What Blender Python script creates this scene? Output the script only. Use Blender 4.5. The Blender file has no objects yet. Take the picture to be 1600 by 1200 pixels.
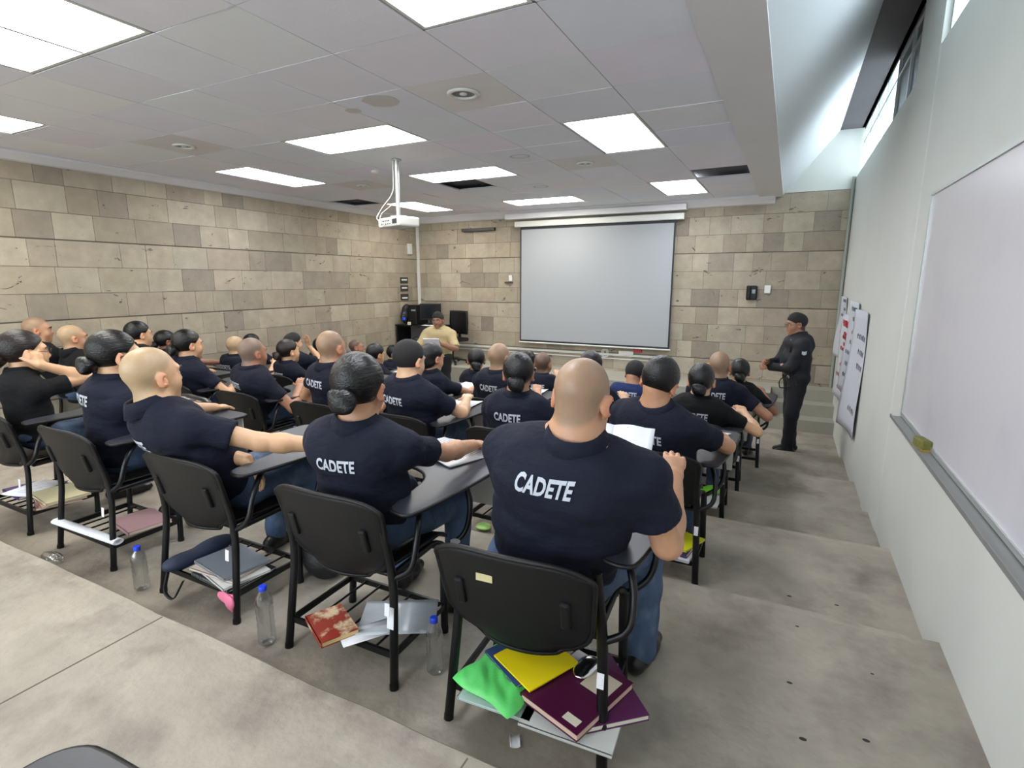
import bpy, math, random
import numpy as np
from mathutils import Vector, Matrix
from mathutils.bvhtree import BVHTree
random.seed(7)
S = bpy.context.scene
COL = S.collection
CZ = 2.08                      # eye height over the lowest step (z = 0)
# ---------------------------------------------------------------- camera, world, exposure
cam_d = bpy.data.cameras.new('camera'); cam = bpy.data.objects.new('camera', cam_d); COL.objects.link(cam)
cam_d.sensor_width = 36; cam_d.lens = 36*840/1600; cam_d.clip_start = 0.02
cam.location = (0, 0, CZ)
cam.rotation_euler = (math.radians(90-10.916), 0, math.radians(26.953))
S.camera = cam
S.view_settings.view_transform = 'Standard'; S.view_settings.look = 'None'
S.view_settings.gamma = 1; S.view_settings.exposure = 1.2
S.view_settings.use_curve_mapping = False
w = bpy.data.worlds.new('daylight'); S.world = w; w.use_nodes = True
bg = w.node_tree.nodes['Background']; bg.inputs[0].default_value = (0.80, 0.92, 1.0, 1); bg.inputs[1].default_value = 3.4
PANEL = 8.2                    # radiance of the ceiling fixtures
PANEL_COL = {'warm': (1.0, 0.975, 0.90, 1), 'cool': (0.90, 0.94, 1.0, 1)}
S.cycles.max_bounces = 6; S.cycles.diffuse_bounces = 4; S.cycles.glossy_bounces = 3; S.cycles.transmission_bounces = 6
S.cycles.sample_clamp_indirect = 6

# ---------------------------------------------------------------- helpers
def lin(c):
    return tuple(((x/255)/12.92 if x/255 <= .04045 else ((x/255+.055)/1.055)**2.4) for x in c)
MATS = {}
def mat(name, col=(128,128,128), rough=.6, bdist=.01, metal=0, bump=0, bscale=40, var=0, vscale=5, attr=None, emit=None, trans=0, sss=0, spec=.5, stretch=None, var2=None, alpha=1, sheen=0):
    if name in MATS: return MATS[name]
    m = bpy.data.materials.new(name); m.use_nodes = True; nt = m.node_tree; N = nt.nodes; L = nt.links
    b = N['Principled BSDF']; c = lin(col) + (1,)
    b.inputs['Base Color'].default_value = c; b.inputs['Roughness'].default_value = rough; b.inputs['Metallic'].default_value = metal
    b.inputs['Specular IOR Level'].default_value = spec
    if trans: b.inputs['Transmission Weight'].default_value = trans; b.inputs['IOR'].default_value = 1.33
    if alpha < 1: b.inputs['Alpha'].default_value = alpha
    if sss:
        b.inputs['Subsurface Weight'].default_value = sss; b.inputs['Subsurface Radius'].default_value = (.012,.005,.003); b.inputs['Subsurface Scale'].default_value = 1
    if sheen: b.inputs['Sheen Weight'].default_value = sheen
    src = None
    tc = N.new('ShaderNodeTexCoord'); mp = N.new('ShaderNodeMapping'); L.new(tc.outputs['Object'], mp.inputs[0])
    if stretch: mp.inputs['Scale'].default_value = stretch
    if attr:
        a = N.new('ShaderNodeAttribute'); a.attribute_name = attr; src = a.outputs['Color']
    if var:
        n = N.new('ShaderNodeTexNoise'); n.inputs['Scale'].default_value = vscale; n.inputs['Detail'].default_value = 6; n.inputs['Roughness'].default_value = .62
        L.new(mp.outputs[0], n.inputs['Vector'])
        r = N.new('ShaderNodeMapRange'); r.inputs[1].default_value = .3; r.inputs[2].default_value = .7
        r.inputs[3].default_value = 1-var; r.inputs[4].default_value = 1+var; L.new(n.outputs[0], r.inputs[0])
        mx = N.new('ShaderNodeMix'); mx.data_type = 'RGBA'; mx.blend_type = 'MULTIPLY'; mx.inputs[0].default_value = 1
        if src: L.new(src, mx.inputs[6])
        else: mx.inputs[6].default_value = c
        L.new(r.outputs[0], mx.inputs[7]); src = mx.outputs[2]
    if var2:      # second tone in blotches: (colour, scale, lo, hi)
        n = N.new('ShaderNodeTexNoise'); n.inputs['Scale'].default_value = var2[1]; n.inputs['Detail'].default_value = 8; n.inputs['Roughness'].default_value = .6
        L.new(mp.outputs[0], n.inputs['Vector'])
        r = N.new('ShaderNodeMapRange'); r.inputs[1].default_value = var2[2]; r.inputs[2].default_value = var2[3]; L.new(n.outputs[0], r.inputs[0])
        mx = N.new('ShaderNodeMix'); mx.data_type = 'RGBA'; L.new(r.outputs[0], mx.inputs[0])
        if src: L.new(src, mx.inputs[6])
        else: mx.inputs[6].default_value = c
        mx.inputs[7].default_value = lin(var2[0]) + (1,); src = mx.outputs[2]
    if src: L.new(src, b.inputs['Base Color'])
    if bump:
        n = N.new('ShaderNodeTexNoise'); n.inputs['Scale'].default_value = bscale; n.inputs['Detail'].default_value = 5
        L.new(mp.outputs[0], n.inputs['Vector'])
        bp = N.new('ShaderNodeBump'); bp.inputs['Strength'].default_value = bump; bp.inputs['Distance'].default_value = bdist
        L.new(n.outputs[0], bp.inputs['Height']); L.new(bp.outputs[0], b.inputs['Normal'])
    if emit:
        b.inputs['Emission Color'].default_value = emit[0]; b.inputs['Emission Strength'].default_value = emit[1]
    MATS[name] = m
    return m

def link(name, me, parent=None, m=None, loc=None):
    o = bpy.data.objects.new(name, me); COL.objects.link(o)
    if m is not None:
        for x in (m if isinstance(m, (list, tuple)) else [m]): me.materials.append(x)
    if parent is not None: o.parent = parent
    if loc is not None: o.location = loc
    return o
def tag(o, label=None, cat=None, group=None, kind=None):
    if label: o['label'] = label
    if cat: o['category'] = cat
    if group: o['group'] = group
    if kind: o['kind'] = kind
    return o
def empty(name, loc, label=None, cat=None, group=None, rz=0):
    o = bpy.data.objects.new(name, None); COL.objects.link(o); o.location = loc; o.rotation_euler = (0, 0, rz); o.empty_display_size = .05
    return tag(o, label, cat, group)
V = Vector
class MB:
    def __init__(s): s.v = []; s.f = []; s.mi = []; s.col = {}; s.cur = 0; s.ccur = None; s.sm = []; s.smooth = False
    def _add(s, vs, fs):
        b = len(s.v); s.v += [tuple(x) for x in vs]
        for f in fs:
            if s.ccur is not None: s.col[len(s.f)] = s.ccur
            s.f.append(tuple(b+i for i in f)); s.mi.append(s.cur); s.sm.append(s.smooth)
    def box(s, c, d, M=None, bev=0):
        x, y, z = d[0]/2, d[1]/2, d[2]/2
        if bev:
            b = min(bev, x*.9, y*.9, z*.9); vs = []
            me = bmesh_box(x, y, z, b); vs = me[0]; fs = me[1]
        else:
            vs = [V((i*x, j*y, k*z)) for k in (-1,1) for j in (-1,1) for i in (-1,1)]
            fs = [(0,2,3,1),(4,5,7,6),(0,1,5,4),(2,6,7,3),(0,4,6,2),(1,3,7,5)]
        vs = [(M @ v if M is not None else v) + V(c) for v in vs]
        s._add(vs, fs); return s
    def quad(s, a, b, c, d): s._add([a, b, c, d], [(0,1,2,3)]); return s
    def prism(s, pts, z0, z1, M=None):      # outline in xy, extruded in z
        n = len(pts); vs = [V((p[0], p[1], z0)) for p in pts] + [V((p[0], p[1], z1)) for p in pts]
        if M is not None: vs = [M @ v for v in vs]
        s._add(vs, [tuple(range(n))[::-1], tuple(range(n, 2*n))] + [(i, (i+1) % n, n+(i+1) % n, n+i) for i in range(n)]); return s
    def tube(s, pts, r, seg=8, cap=True, flat=1.0):
        pts = [V(p) for p in pts]; n = len(pts); rs = r if isinstance(r, (list, tuple)) else [r]*n
        prev = None; vs = []; fs = []; sm = s.smooth; s.smooth = True
        for i, p in enumerate(pts):
            t = (pts[min(i+1, n-1)] - pts[max(i-1, 0)]).normalized()
            if prev is None:
                a = V((0, 0, 1)) if abs(t.z) < .9 else V((1, 0, 0)); u = (a - t*a.dot(t)).normalized()
            else: u = (prev - t*prev.dot(t)).normalized()
            prev = u; w_ = t.cross(u)
            for k in range(seg):
                an = 2*math.pi*k/seg; vs.append(p + (u*math.cos(an)*flat + w_*math.sin(an))*rs[i])
        for i in range(n-1):
            for k in range(seg):
                fs.append((i*seg+k, i*seg+(k+1) % seg, (i+1)*seg+(k+1) % seg, (i+1)*seg+k))
        s._add(vs, fs); s.smooth = False
        if cap: s._add(vs[:seg], [tuple(range(seg))[::-1]]); s._add(vs[-seg:], [tuple(range(seg))])
        s.smooth = sm; return s
    def lathe(s, prof, seg=16, c=(0, 0, 0), M=None, sx=1, sy=1):
        vs = []; fs = []; n = len(prof)
        for r, z in prof:
            for k in range(seg):
                a = 2*math.pi*k/seg; v = V((r*math.cos(a)*sx, r*math.sin(a)*sy, z)); vs.append((M @ v if M is not None else v) + V(c))
        for i in range(n-1):
            for k in range(seg): fs.append((i*seg+k, i*seg+(k+1) % seg, (i+1)*seg+(k+1) % seg, (i+1)*seg+k))
        sm = s.smooth; s.smooth = True; s._add(vs, fs); s.smooth = sm
        if prof[0][0] > 1e-5: s._add(vs[:seg], [tuple(range(seg))[::-1]])
        if prof[-1][0] > 1e-5: s._add(vs[-seg:], [tuple(range(seg))])
        return s
    def sheet(s, fn, nu, nv, th=None):      # fn(u,v)->V ; optional thickness function via th vector
        vs = [V(fn(i/nu, j/nv)) for j in range(nv+1) for i in range(nu+1)]
        W = nu+1; fs = [(j*W+i, j*W+i+1, (j+1)*W+i+1, (j+1)*W+i) for j in range(nv) for i in range(nu)]
        sm = s.smooth; s.smooth = True
        if th is None: s._add(vs, fs)
        else:
            t = V(th); n = len(vs); v2 = vs + [v+t for v in vs]
            f2 = [f[::-1] for f in fs] + [tuple(n+i for i in f) for f in fs]
            ring = [i for i in range(W)] + [j*W+nu for j in range(1, nv+1)] + [nv*W+i for i in range(nu-1, -1, -1)] + [j*W for j in range(nv-1, 0, -1)]
            f2 += [(ring[k], ring[(k+1) % len(ring)], n+ring[(k+1) % len(ring)], n+ring[k]) for k in range(len(ring))]
            s._add(v2, f2)
        s.smooth = sm; return s
    def mesh(s, name):
        me = bpy.data.meshes.new(name); me.from_pydata(s.v, [], s.f); me.polygons.foreach_set('material_index', s.mi); me.polygons.foreach_set('use_smooth', s.sm)
        if s.col:
            at = me.color_attributes.new('tint', 'FLOAT_COLOR', 'CORNER'); data = []
            for i, f in enumerate(s.f): data += list(s.col.get(i, (1, 1, 1, 1)))*len(f)
            at.data.foreach_set('color', data)
        me.validate(); me.update(); return me
    def build(s, name, m=None, parent=None, loc=None): return link(name, s.mesh(name), parent, m, loc)
_bb = {}
def bmesh_box(x, y, z, b):
    import bmesh
    k = (round(x,4), round(y,4), round(z,4), round(b,4))
    if k not in _bb:
        bm = bmesh.new(); bmesh.ops.create_cube(bm, size=2)
        for v in bm.verts: v.co = V((v.co.x*x, v.co.y*y, v.co.z*z))
        bmesh.ops.bevel(bm, geom=bm.edges[:], offset=b, segments=2, affect='EDGES', profile=.5)
        bm.verts.index_update(); _bb[k] = ([v.co.copy() for v in bm.verts], [tuple(v.index for v in f.verts) for f in bm.faces]); bm.free()
    return _bb[k]
def round_path(pts, r=.04, n=4):
    pts = [V(p) for p in pts]; out = [pts[0]]
    for i in range(1, len(pts)-1):
        a = (pts[i-1]-pts[i]); b = (pts[i+1]-pts[i]); ra = min(r, a.length*.45, b.length*.45); p0 = pts[i]+a.normalized()*ra; p2 = pts[i]+b.normalized()*ra
        for k in range(n+1):
            t = k/n; out.append(p0*(1-t)**2 + pts[i]*2*t*(1-t) + p2*t*t)
    out.append(pts[-1]); return out
def copy_tree(o, parent=None):
    c = o.copy(); COL.objects.link(c)
    if parent is not None: c.parent = parent
    for ch in list(o.children): copy_tree(ch, c)
    return c
def Rz(a): return Matrix.Rotation(a, 3, 'Z')
def Rx(a): return Matrix.Rotation(a, 3, 'X')
def Ry(a): return Matrix.Rotation(a, 3, 'Y')

# ---------------------------------------------------------------- materials
M_floor = mat('concrete', (153,144,131), .62, attr='tint', var=.20, vscale=2.6, bump=.5, bscale=30, var2=((112,102,94), 3.1, .48, .74))
M_stage = mat('stage_concrete', (158,155,142), .6, var=.1, vscale=1.2, bump=.2, bscale=30)
M_stone = mat('stone', attr='tint', rough=.8, var=.12, vscale=6, bump=.4, bscale=45)
M_groove = mat('stone_joint', (104,96,86), .9)
M_tile = mat('ceiling_tile', attr='tint', rough=.9, var=.02, vscale=3, bump=.1, bscale=120)
M_grid = mat('ceiling_grid', (165,163,165), .6)
M_plaster = mat('white_plaster', (205,206,200), .7, var=.03, vscale=1.3, bump=.1, bscale=6)
M_soffit = mat('soffit_paint', (222,220,222), .7, var=.02, vscale=2)
M_slant = mat('slant_paint', (206,210,212), .65)
M_roof = mat('roof_concrete', (92,88,90), .8, var=.1, vscale=2)
M_white = mat('white_plastic', (214,214,208), .4)
M_alu = mat('aluminium', (190,194,192), .35, metal=.7)
M_black = mat('black_plastic', (15,15,16), .45, bump=.08, bscale=160, spec=.35)
M_blackm = mat('black_steel', (10,10,12), .36, spec=.4)
M_tablet = mat('tablet_laminate', (52,54,62), .38)
M_paper = mat('paper', (224,224,228), .7)
M_glass = bpy.data.materials.new('window_glass'); M_glass.use_nodes = True
_n = M_glass.node_tree; _n.nodes.clear(); _o = _n.nodes.new('ShaderNodeOutputMaterial'); _m = _n.nodes.new('ShaderNodeMixShader'); _t = _n.nodes.new('ShaderNodeBsdfTransparent'); _g = _n.nodes.new('ShaderNodeBsdfGlossy')
_t.inputs[0].default_value = (.93, .95, .96, 1); _g.inputs['Roughness'].default_value = .08; _m.inputs[0].default_value = .07
_n.links.new(_t.outputs[0], _m.inputs[1]); _n.links.new(_g.outputs[0], _m.inputs[2]); _n.links.new(_m.outputs[0], _o.inputs[0])
M_pet = mat('clear_pet', (238,242,244), .06, trans=1)
M_cap = mat('blue_cap', (24,60,200), .4)

# ---------------------------------------------------------------- room
XL, XR, YF, YB = -6.95, .70, 9.25, -3.2
ZC = CZ + 1.235
TIERS = [(-1.37, YB, 1.15), (-1.52, 1.15, 2.66), (-1.66, 2.66, 3.87), (-1.78, 3.87, 4.78), (-1.88, 4.78, 5.80), (-1.98, 5.80, 6.90), (-2.08, 6.90, 8.30)]
TIERS = [(z+CZ, a, b) for z, a, b in TIERS]
ZS = CZ - 1.58
def tierz(y):
    for z, a, b in TIERS:
        if a <= y < b: return z
    return ZS
b = MB(); b.smooth = False
prof = []
for z, a, c in TIERS: prof += [(a, z), (c, z)]
rnd = random.Random(3)
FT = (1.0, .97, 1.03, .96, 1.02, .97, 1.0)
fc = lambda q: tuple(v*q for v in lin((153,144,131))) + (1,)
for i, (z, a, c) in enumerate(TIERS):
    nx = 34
    # tread with a slightly uneven nosing
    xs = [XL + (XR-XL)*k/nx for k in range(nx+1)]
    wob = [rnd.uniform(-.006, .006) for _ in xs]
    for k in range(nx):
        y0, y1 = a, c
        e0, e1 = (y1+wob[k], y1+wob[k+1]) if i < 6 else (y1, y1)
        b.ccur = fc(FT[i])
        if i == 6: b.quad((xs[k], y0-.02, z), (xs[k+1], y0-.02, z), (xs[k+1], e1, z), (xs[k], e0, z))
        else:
            b.quad((xs[k], y0-.02, z), (xs[k+1], y0-.02, z), (xs[k+1], e1-.055, z), (xs[k], e0-.055, z)); b.ccur = fc(FT[i]*1.08)      # nosing strip tinted lighter, standing in for the light it catches
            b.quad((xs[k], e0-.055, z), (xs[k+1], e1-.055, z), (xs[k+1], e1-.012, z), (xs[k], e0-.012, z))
        if i < 6:
            zn = TIERS[i+1][0]
            b.quad((xs[k], e0-.012, z), (xs[k+1], e1-.012, z), (xs[k+1], e1, z-.012), (xs[k], e0, z-.012))
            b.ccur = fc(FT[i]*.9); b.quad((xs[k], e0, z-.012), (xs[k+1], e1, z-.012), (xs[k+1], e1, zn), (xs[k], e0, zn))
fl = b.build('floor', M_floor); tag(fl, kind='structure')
# saw-cut joints in the back landing
b = MB()
b.box((-2.2, (YB+1.13)/2, TIERS[0][0]+.0005), (.006, 1.13-YB, .002))
b.box((-.72, (YB+1.13)/2, TIERS[0][0]+.0005), (.005, 1.13-YB, .002))
tag(b.build('trim_1', M_groove), kind='structure')
# old anchor holes and gum spots on the aisle
b = MB(); rnd = random.Random(8)
for x, y, r0, zz in ((.17,1.83,.011,1), (.36,1.92,.010,1), (.16,2.5,.007,1), (.14,3.0,.010,2), (.36,3.02,.009,2), (.13,2.1,.009,1), (-.45,3.3,.005,2), (.42,2.3,.006,1)):
    b.prism([(x+r0*1.05*math.cos(a*.7)*(1+.2*rnd.random()), y+r0*.7*math.sin(a*.7)) for a in range(9)], TIERS[zz][0], TIERS[zz][0]+.0008)
tag(b.build('trim_7', mat('gum_spot', (40,38,36), .8)), kind='structure')
# stage with the flight of steps beside the right wall
b = MB()
b.box(((XL-.12)/2, (8.3+YF)/2, ZS/2), (-.12-XL, YF-8.3, ZS))
for k in range(3): b.box(((-.12+XR)/2, (8.3+.3*k+YF)/2, ZS*(k+.5)/3), (XR+.12, YF-8.3-.3*k, ZS/3))
tag(b.build('floor', M_stage), kind='structure')

PAL = [(188,175,155),(180,166,147),(194,183,165),(166,152,136),(174,160,142),(184,168,152),(178,168,148),(196,187,170),(148,137,126),(186,174,158),(182,170,150),(190,178,160)]
def stone_wall(name, org, ux, length, ztop, seed, nrm):
    r = random.Random(seed); b = MB(); org = V(org); ux = V(ux); up = V((0, 0, 1)); n = V(nrm)
    b.cur = 1
    b.quad(org, org+ux*length, org+ux*length+up*ztop, org+up*ztop)
    b.cur = 0
    z = CZ - .42 - .28*6 - .12
    zs = [0.0]
    k = 0
    c0 = CZ - .42 - .28*6
    while c0 < ztop:
        if c0 > 0.02: zs.append(c0)
        c0 += .28
    zs.append(ztop)
    for z0, z1 in zip(zs, zs[1:]):
        g = .003
        lo = .009 if any(abs(z0-(CZ+q)) < .01 for q in (-.42, .42, -1.26)) else g
        hi = .006 if any(abs(z1-(CZ+q)) < .01 for q in (-.42, .42, -1.26)) else g
        x = -r.uniform(0, .3)
        while x < length:
            wd = r.choice([.26, .3, .34, .4, .46, .52, .62])*r.uniform(.92, 1.08); x0 = max(0, x); x1 = min(length, x+wd)
            if x1 - x0 > .01:
                p = r.choice(PAL); p = [v*.62+m_*.38 for v, m_ in zip(p, (176,168,148))]; p = (p[0]*.885, p[1]*.875, p[2]*.865); q = r.uniform(.96, 1.04); p = lin((p[0]*q, p[1]*q, p[2]*q)); b.ccur = p + (1,)
                d = .008 + r.uniform(0, .004); o = org + n*d
                a_, b_, c_, d_ = (ux*(x0+.002)+up*(z0+lo), ux*(x1-.002)+up*(z0+lo), ux*(x1-.002)+up*(z1-hi), ux*(x0+.002)+up*(z1-hi))
                pts = [o+a_, o+b_, o+c_, o+d_]; back = [org+a_, org+b_, org+c_, org+d_]
                b._add(pts+back, [(0,1,2,3),(0,4,5,1),(1,5,6,2),(2,6,7,3),(3,7,4,0)])
            x += wd
    b.ccur = None
    o = b.build(name, [M_stone, M_groove]); tag(o, kind='structure'); return o
# dark pits and veins of the quarry stone
def stone_pits(m):
    nt = m.node_tree; N = nt.nodes; L = nt.links; bs = N['Principled BSDF']; src = bs.inputs['Base Color'].links[0].from_socket
    tc = N.new('ShaderNodeTexCoord'); mp = N.new('ShaderNodeMapping'); mp.inputs['Scale'].default_value = (1, 1, 1.9); L.new(tc.outputs['Object'], mp.inputs[0])
    n = N.new('ShaderNodeTexNoise'); n.inputs['Scale'].default_value = 4.2; n.inputs['Detail'].default_value = 3; n.inputs['Roughness'].default_value = .75; n.inputs['Distortion'].default_value = .8
    L.new(mp.outputs[0], n.inputs['Vector'])
    r = N.new('ShaderNodeMapRange'); r.inputs[1].default_value = .655; r.inputs[2].default_value = .70; L.new(n.outputs[0], r.inputs[0])
    mx = N.new('ShaderNodeMix'); mx.data_type = 'RGBA'; L.new(r.outputs[0], mx.inputs[0]); L.new(src, mx.inputs[6]); mx.inputs[7].default_value = lin((92,82,72)) + (1,)
    L.new(mx.outputs[2], bs.inputs['Base Color'])
stone_pits(M_stone)
stone_wall('wall_left', (XL, YB, 0), (0, 1, 0), YF-YB, ZC+.02, 11, (1, 0, 0))
stone_wall('wall_front', (XL, YF, 0), (1, 0, 0), XR-XL, ZC+.03, 22, (0, -1, 0))
# plaster above the stone on the front wall, right of the soffit
b = MB(); b.box((.2, YF+.05, ZC+.45), (1.1, .1, .86)); tag(b.build('wall_front', M_plaster), kind='structure')
b = MB(); BW = (-6.3, .2, 1.55, 3.15)      # unseen back wall behind the camera; window band added to brighten the ceiling
b.box(((XL+XR)/2, YB-.05, BW[2]/2), (XR-XL+.2, .1, BW[2])); b.box(((XL+XR)/2, YB-.05, (BW[3]+3.6)/2), (XR-XL+.2, .1, 3.6-BW[3]))
b.box(((XL+BW[0])/2-.05, YB-.05, (BW[2]+BW[3])/2), (BW[0]-XL+.1, .1, BW[3]-BW[2])); b.box(((XR+BW[1])/2+.05, YB-.05, (BW[2]+BW[3])/2), (XR-BW[1]+.1, .1, BW[3]-BW[2]))
tag(b.build('wall_back', M_plaster), kind='structure')
b = MB()
for k in range(7): b.box((BW[0]+.02+(BW[1]-BW[0]-.04)*k/6, YB-.05, (BW[2]+BW[3])/2), (.04, .05, BW[3]-BW[2]))
for z in (BW[2]+.02, BW[3]-.02): b.box(((BW[0]+BW[1])/2, YB-.05, z), (BW[1]-BW[0], .05, .04))
tag(b.build('fill_window', M_alu), kind='structure')
for nm_, loc_, rot_, sx_, sy_ in (('portal_back', ((BW[0]+BW[1])/2, YB-.03, (BW[2]+BW[3])/2), (math.radians(90), 0, 0), BW[1]-BW[0], BW[3]-BW[2]),
                    ('portal_side', (XR+.03, 7.2, CZ+1.74), (0, math.radians(90), 0), .64, 4.0), ('portal_side', (XR+.03, 2.5, CZ+1.74), (0, math.radians(90), 0), .64, 3.84)):
    ld = bpy.data.lights.new(nm_, 'AREA'); ld.shape = 'RECTANGLE'; ld.size = sx_; ld.size_y = sy_; ld.cycles.is_portal = True
    lo_ = bpy.data.objects.new(nm_, ld); COL.objects.link(lo_); lo_.location = loc_; lo_.rotation_euler = rot_
b = MB(); b.box((XL-.06, (YB+YF)/2, 1.7), (.1, YF-YB+.4, 4.0)); b.box((-3.2, YF+.07, 1.6), (7.6, .1, 3.5)); tag(b.build('wall_outer', M_plaster), kind='structure')
# right wall: lower wall with a shallow pilaster, clerestory windows on top
ZW0, ZW1 = CZ+1.42, CZ+2.06
b = MB()
b.box((XR+.1, (YB+YF)/2, ZW0/2), (.2, YF-YB, ZW0))
b.box((XR+.1, 4.82, (ZW0+ZW1)/2), (.2, .76, ZW1-ZW0))
b.box((XR+.1, (YB+.4)/2, (ZW0+ZW1)/2), (.2, .4-YB, ZW1-ZW0))
b.box((XR+.1, (YB+YF)/2, ZW1+.1), (.2, YF-YB, .2))
b.prism([(XR+.01, 4.35), (XR-.006, 4.42), (XR-.006, 5.18), (XR+.01, 5.26)], 0, ZW0)
tag(b.build('wall_right', M_plaster), kind='structure')
def window(name, y0, y1, n, dark=()):
    root = empty(name, (XR+.06, 0, 0)); tag(root, kind='structure')
    b = MB(); t = .032
    b.box((0, (y0+y1)/2, ZW0+t/2), (.05, y1-y0, t)); b.box((0, (y0+y1)/2, ZW1-t/2), (.05, y1-y0, t))
    b.box((0, (y0+y1)/2, ZW1-.2), (.045, y1-y0, .026))
    for k in range(n+1):
        y = y0 + (y1-y0)*k/n; b.box((0, min(max(y, y0+.016), y1-.016), (ZW0+ZW1)/2), (.05, .036, ZW1-ZW0))
    tag(b.build('window_frame', M_alu, root), kind='structure')
    g = MB(); d = MB()
    for k in range(n):
        ya = y0+(y1-y0)*k/n; yb = y0+(y1-y0)*(k+1)/n
        (d if k in dark else g).box((0, (ya+yb)/2, (ZW0+ZW1)/2), (.005, yb-ya-.02, ZW1-ZW0-.02))
    tag(g.build('window_glass', M_glass, root), kind='structure')
    if dark: tag(d.build('window_screen', mat('tinted_pane', (26,27,32), .3), root), kind='structure')
window('window_1', 5.2, 9.2, 6, (0, 1)); window('window_2', .6, 4.44, 5)
# roof over the clerestory, slanted light well, flat plaster band
b = MB(); b.box((.30, (YB+YF)/2, ZW1+.06), (.9, YF-YB, .12)); tag(b.build('ceiling', M_roof), kind='structure')
b = MB()
b.prism([(-.2, ZC), (.44, CZ+2.05), (.40, CZ+2.08), (-.26, ZC+.03)], YB, YF, Matrix(((1,0,0),(0,0,1),(0,1,0))))
tag(b.build('ceiling', M_slant), kind='structure')
b = MB(); b.box((-.36, (YB+YF)/2, ZC-.02+.03), (.32, YF-YB, .06)); tag(b.build('ceiling', M_soffit), kind='structure')
# suspended tile ceiling
GX = lambda i: -.52 if i == -1 else -1.14 - .62*i
GY = lambda j: 2.48 + .605*j
LIGHTS = [  # i0,i1,j0,j1, tone
 (3,5,-2,-1,'warm'), (0,1,-2,0,'cool'), (7,8,-2,0,'warm'), (3,5,2,3,'warm'), (0,1,3,5,'cool'), (3,5,5,6,'cool'), (7,8,3,5,'cool'),
 (3,5,9,10,'warm'), (0,1,8,10,'cool'), (7,8,8,10,'warm'), (0,1,-7,-5,'cool'), (3,5,-7,-6,'warm'), (7,8,-7,-5,'warm')]  # last three: unseen panels continuing the pattern behind the camera, added for illumination
MISS = {(-1,7), (4,6), (8,7)}
lit = set()
for i0, i1, j0, j1, _ in LIGHTS:
    for i in range(i0, i1):
        for j in range(j0, j1): lit.add((i, j))
b = MB(); rnd = random.Random(5)
b.cur = 1; ZG = ZC+.012
b.quad((XL, YB, ZG+.05), (-.5, YB, ZG+.05), (-.5, YF, ZG+.05), (XL, YF, ZG+.05))
b.cur = 0
jmin = int((YB-2.48)/.605)-1
SPECIAL = {(1,1): (226,223,222), (6,1): (218,216,216), (1,5): (221,219,219), (0,9): (210,208,208), (6,5): (216,214,212)}
for i in range(-1, 10):
    for j in range(jmin, 12):
        x0 = GX(i); x1 = GX(i+1) if i >= 0 else -1.14
        xa, xb = max(min(x0, x1), XL), max(x0, x1); ya, yb = GY(j), min(GY(j+1), YF-.12)
        ya = max(ya, YB)
        if xb-xa < .03 or yb-ya < .03 or (i, j) in lit or (i, j) in MISS: continue
        c = SPECIAL.get((i, j), (231+rnd.uniform(-4, 3), 231+rnd.uniform(-3, 3), 240+rnd.uniform(-4, 3)))
        b.ccur = lin(c) + (1,)
        g = .003; t = [rnd.uniform(0, .006) for _ in range(4)]; lo = ZC
        P = [(xa+g, ya+g, lo+t[0]), (xb-g, ya+g, lo+t[1]), (xb-g, yb-g, lo+t[2]), (xa+g, yb-g, lo+t[3])]
        b._add(P + [(p[0], p[1], lo+.02) for p in P], [(3,2,1,0), (0,1,5,4), (1,2,6,5), (2,3,7,6), (3,0,4,7)])
b.ccur = None
tag(b.build('ceiling', [M_tile, mat('ceiling_void', (66,64,68), .9)]), kind='structure')
# grid tees between the tiles
b = MB()
for i in range(0, 10): b.box((GX(i), (YB+YF)/2, ZC+.0075), (.022, YF-YB, .003))
for j in range(jmin, 12):
    if GY(j) > YB: b.box(((XL-.52)/2, GY(j), ZC+.0075), (-.52-XL, .022, .003))
tag(b.build('trim_2', M_grid), kind='structure')
# cornice along left and front walls
b = MB()
pr = [(0, 0), (.13, 0), (.13, -.02), (.05, -.075), (0, -.085)]
b.prism([(XL+x, ZC+z+.004) for x, z in pr], YB, YF, Matrix(((1,0,0),(0,0,1),(0,1,0))))
tag(b.build('trim_3', M_soffit), kind='structure')
b = MB(); b.prism([(YF-x*1.3, ZC+z*1.5+.004) for x, z in pr], XL, -.3, Matrix(((0,0,1),(1,0,0),(0,1,0))))
b.box(((-4.75-1.55)/2, YF-.1, ZC-.10), (3.2, .19, .09)); tag(b.build('trim_4', M_soffit), kind='structure')
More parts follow.
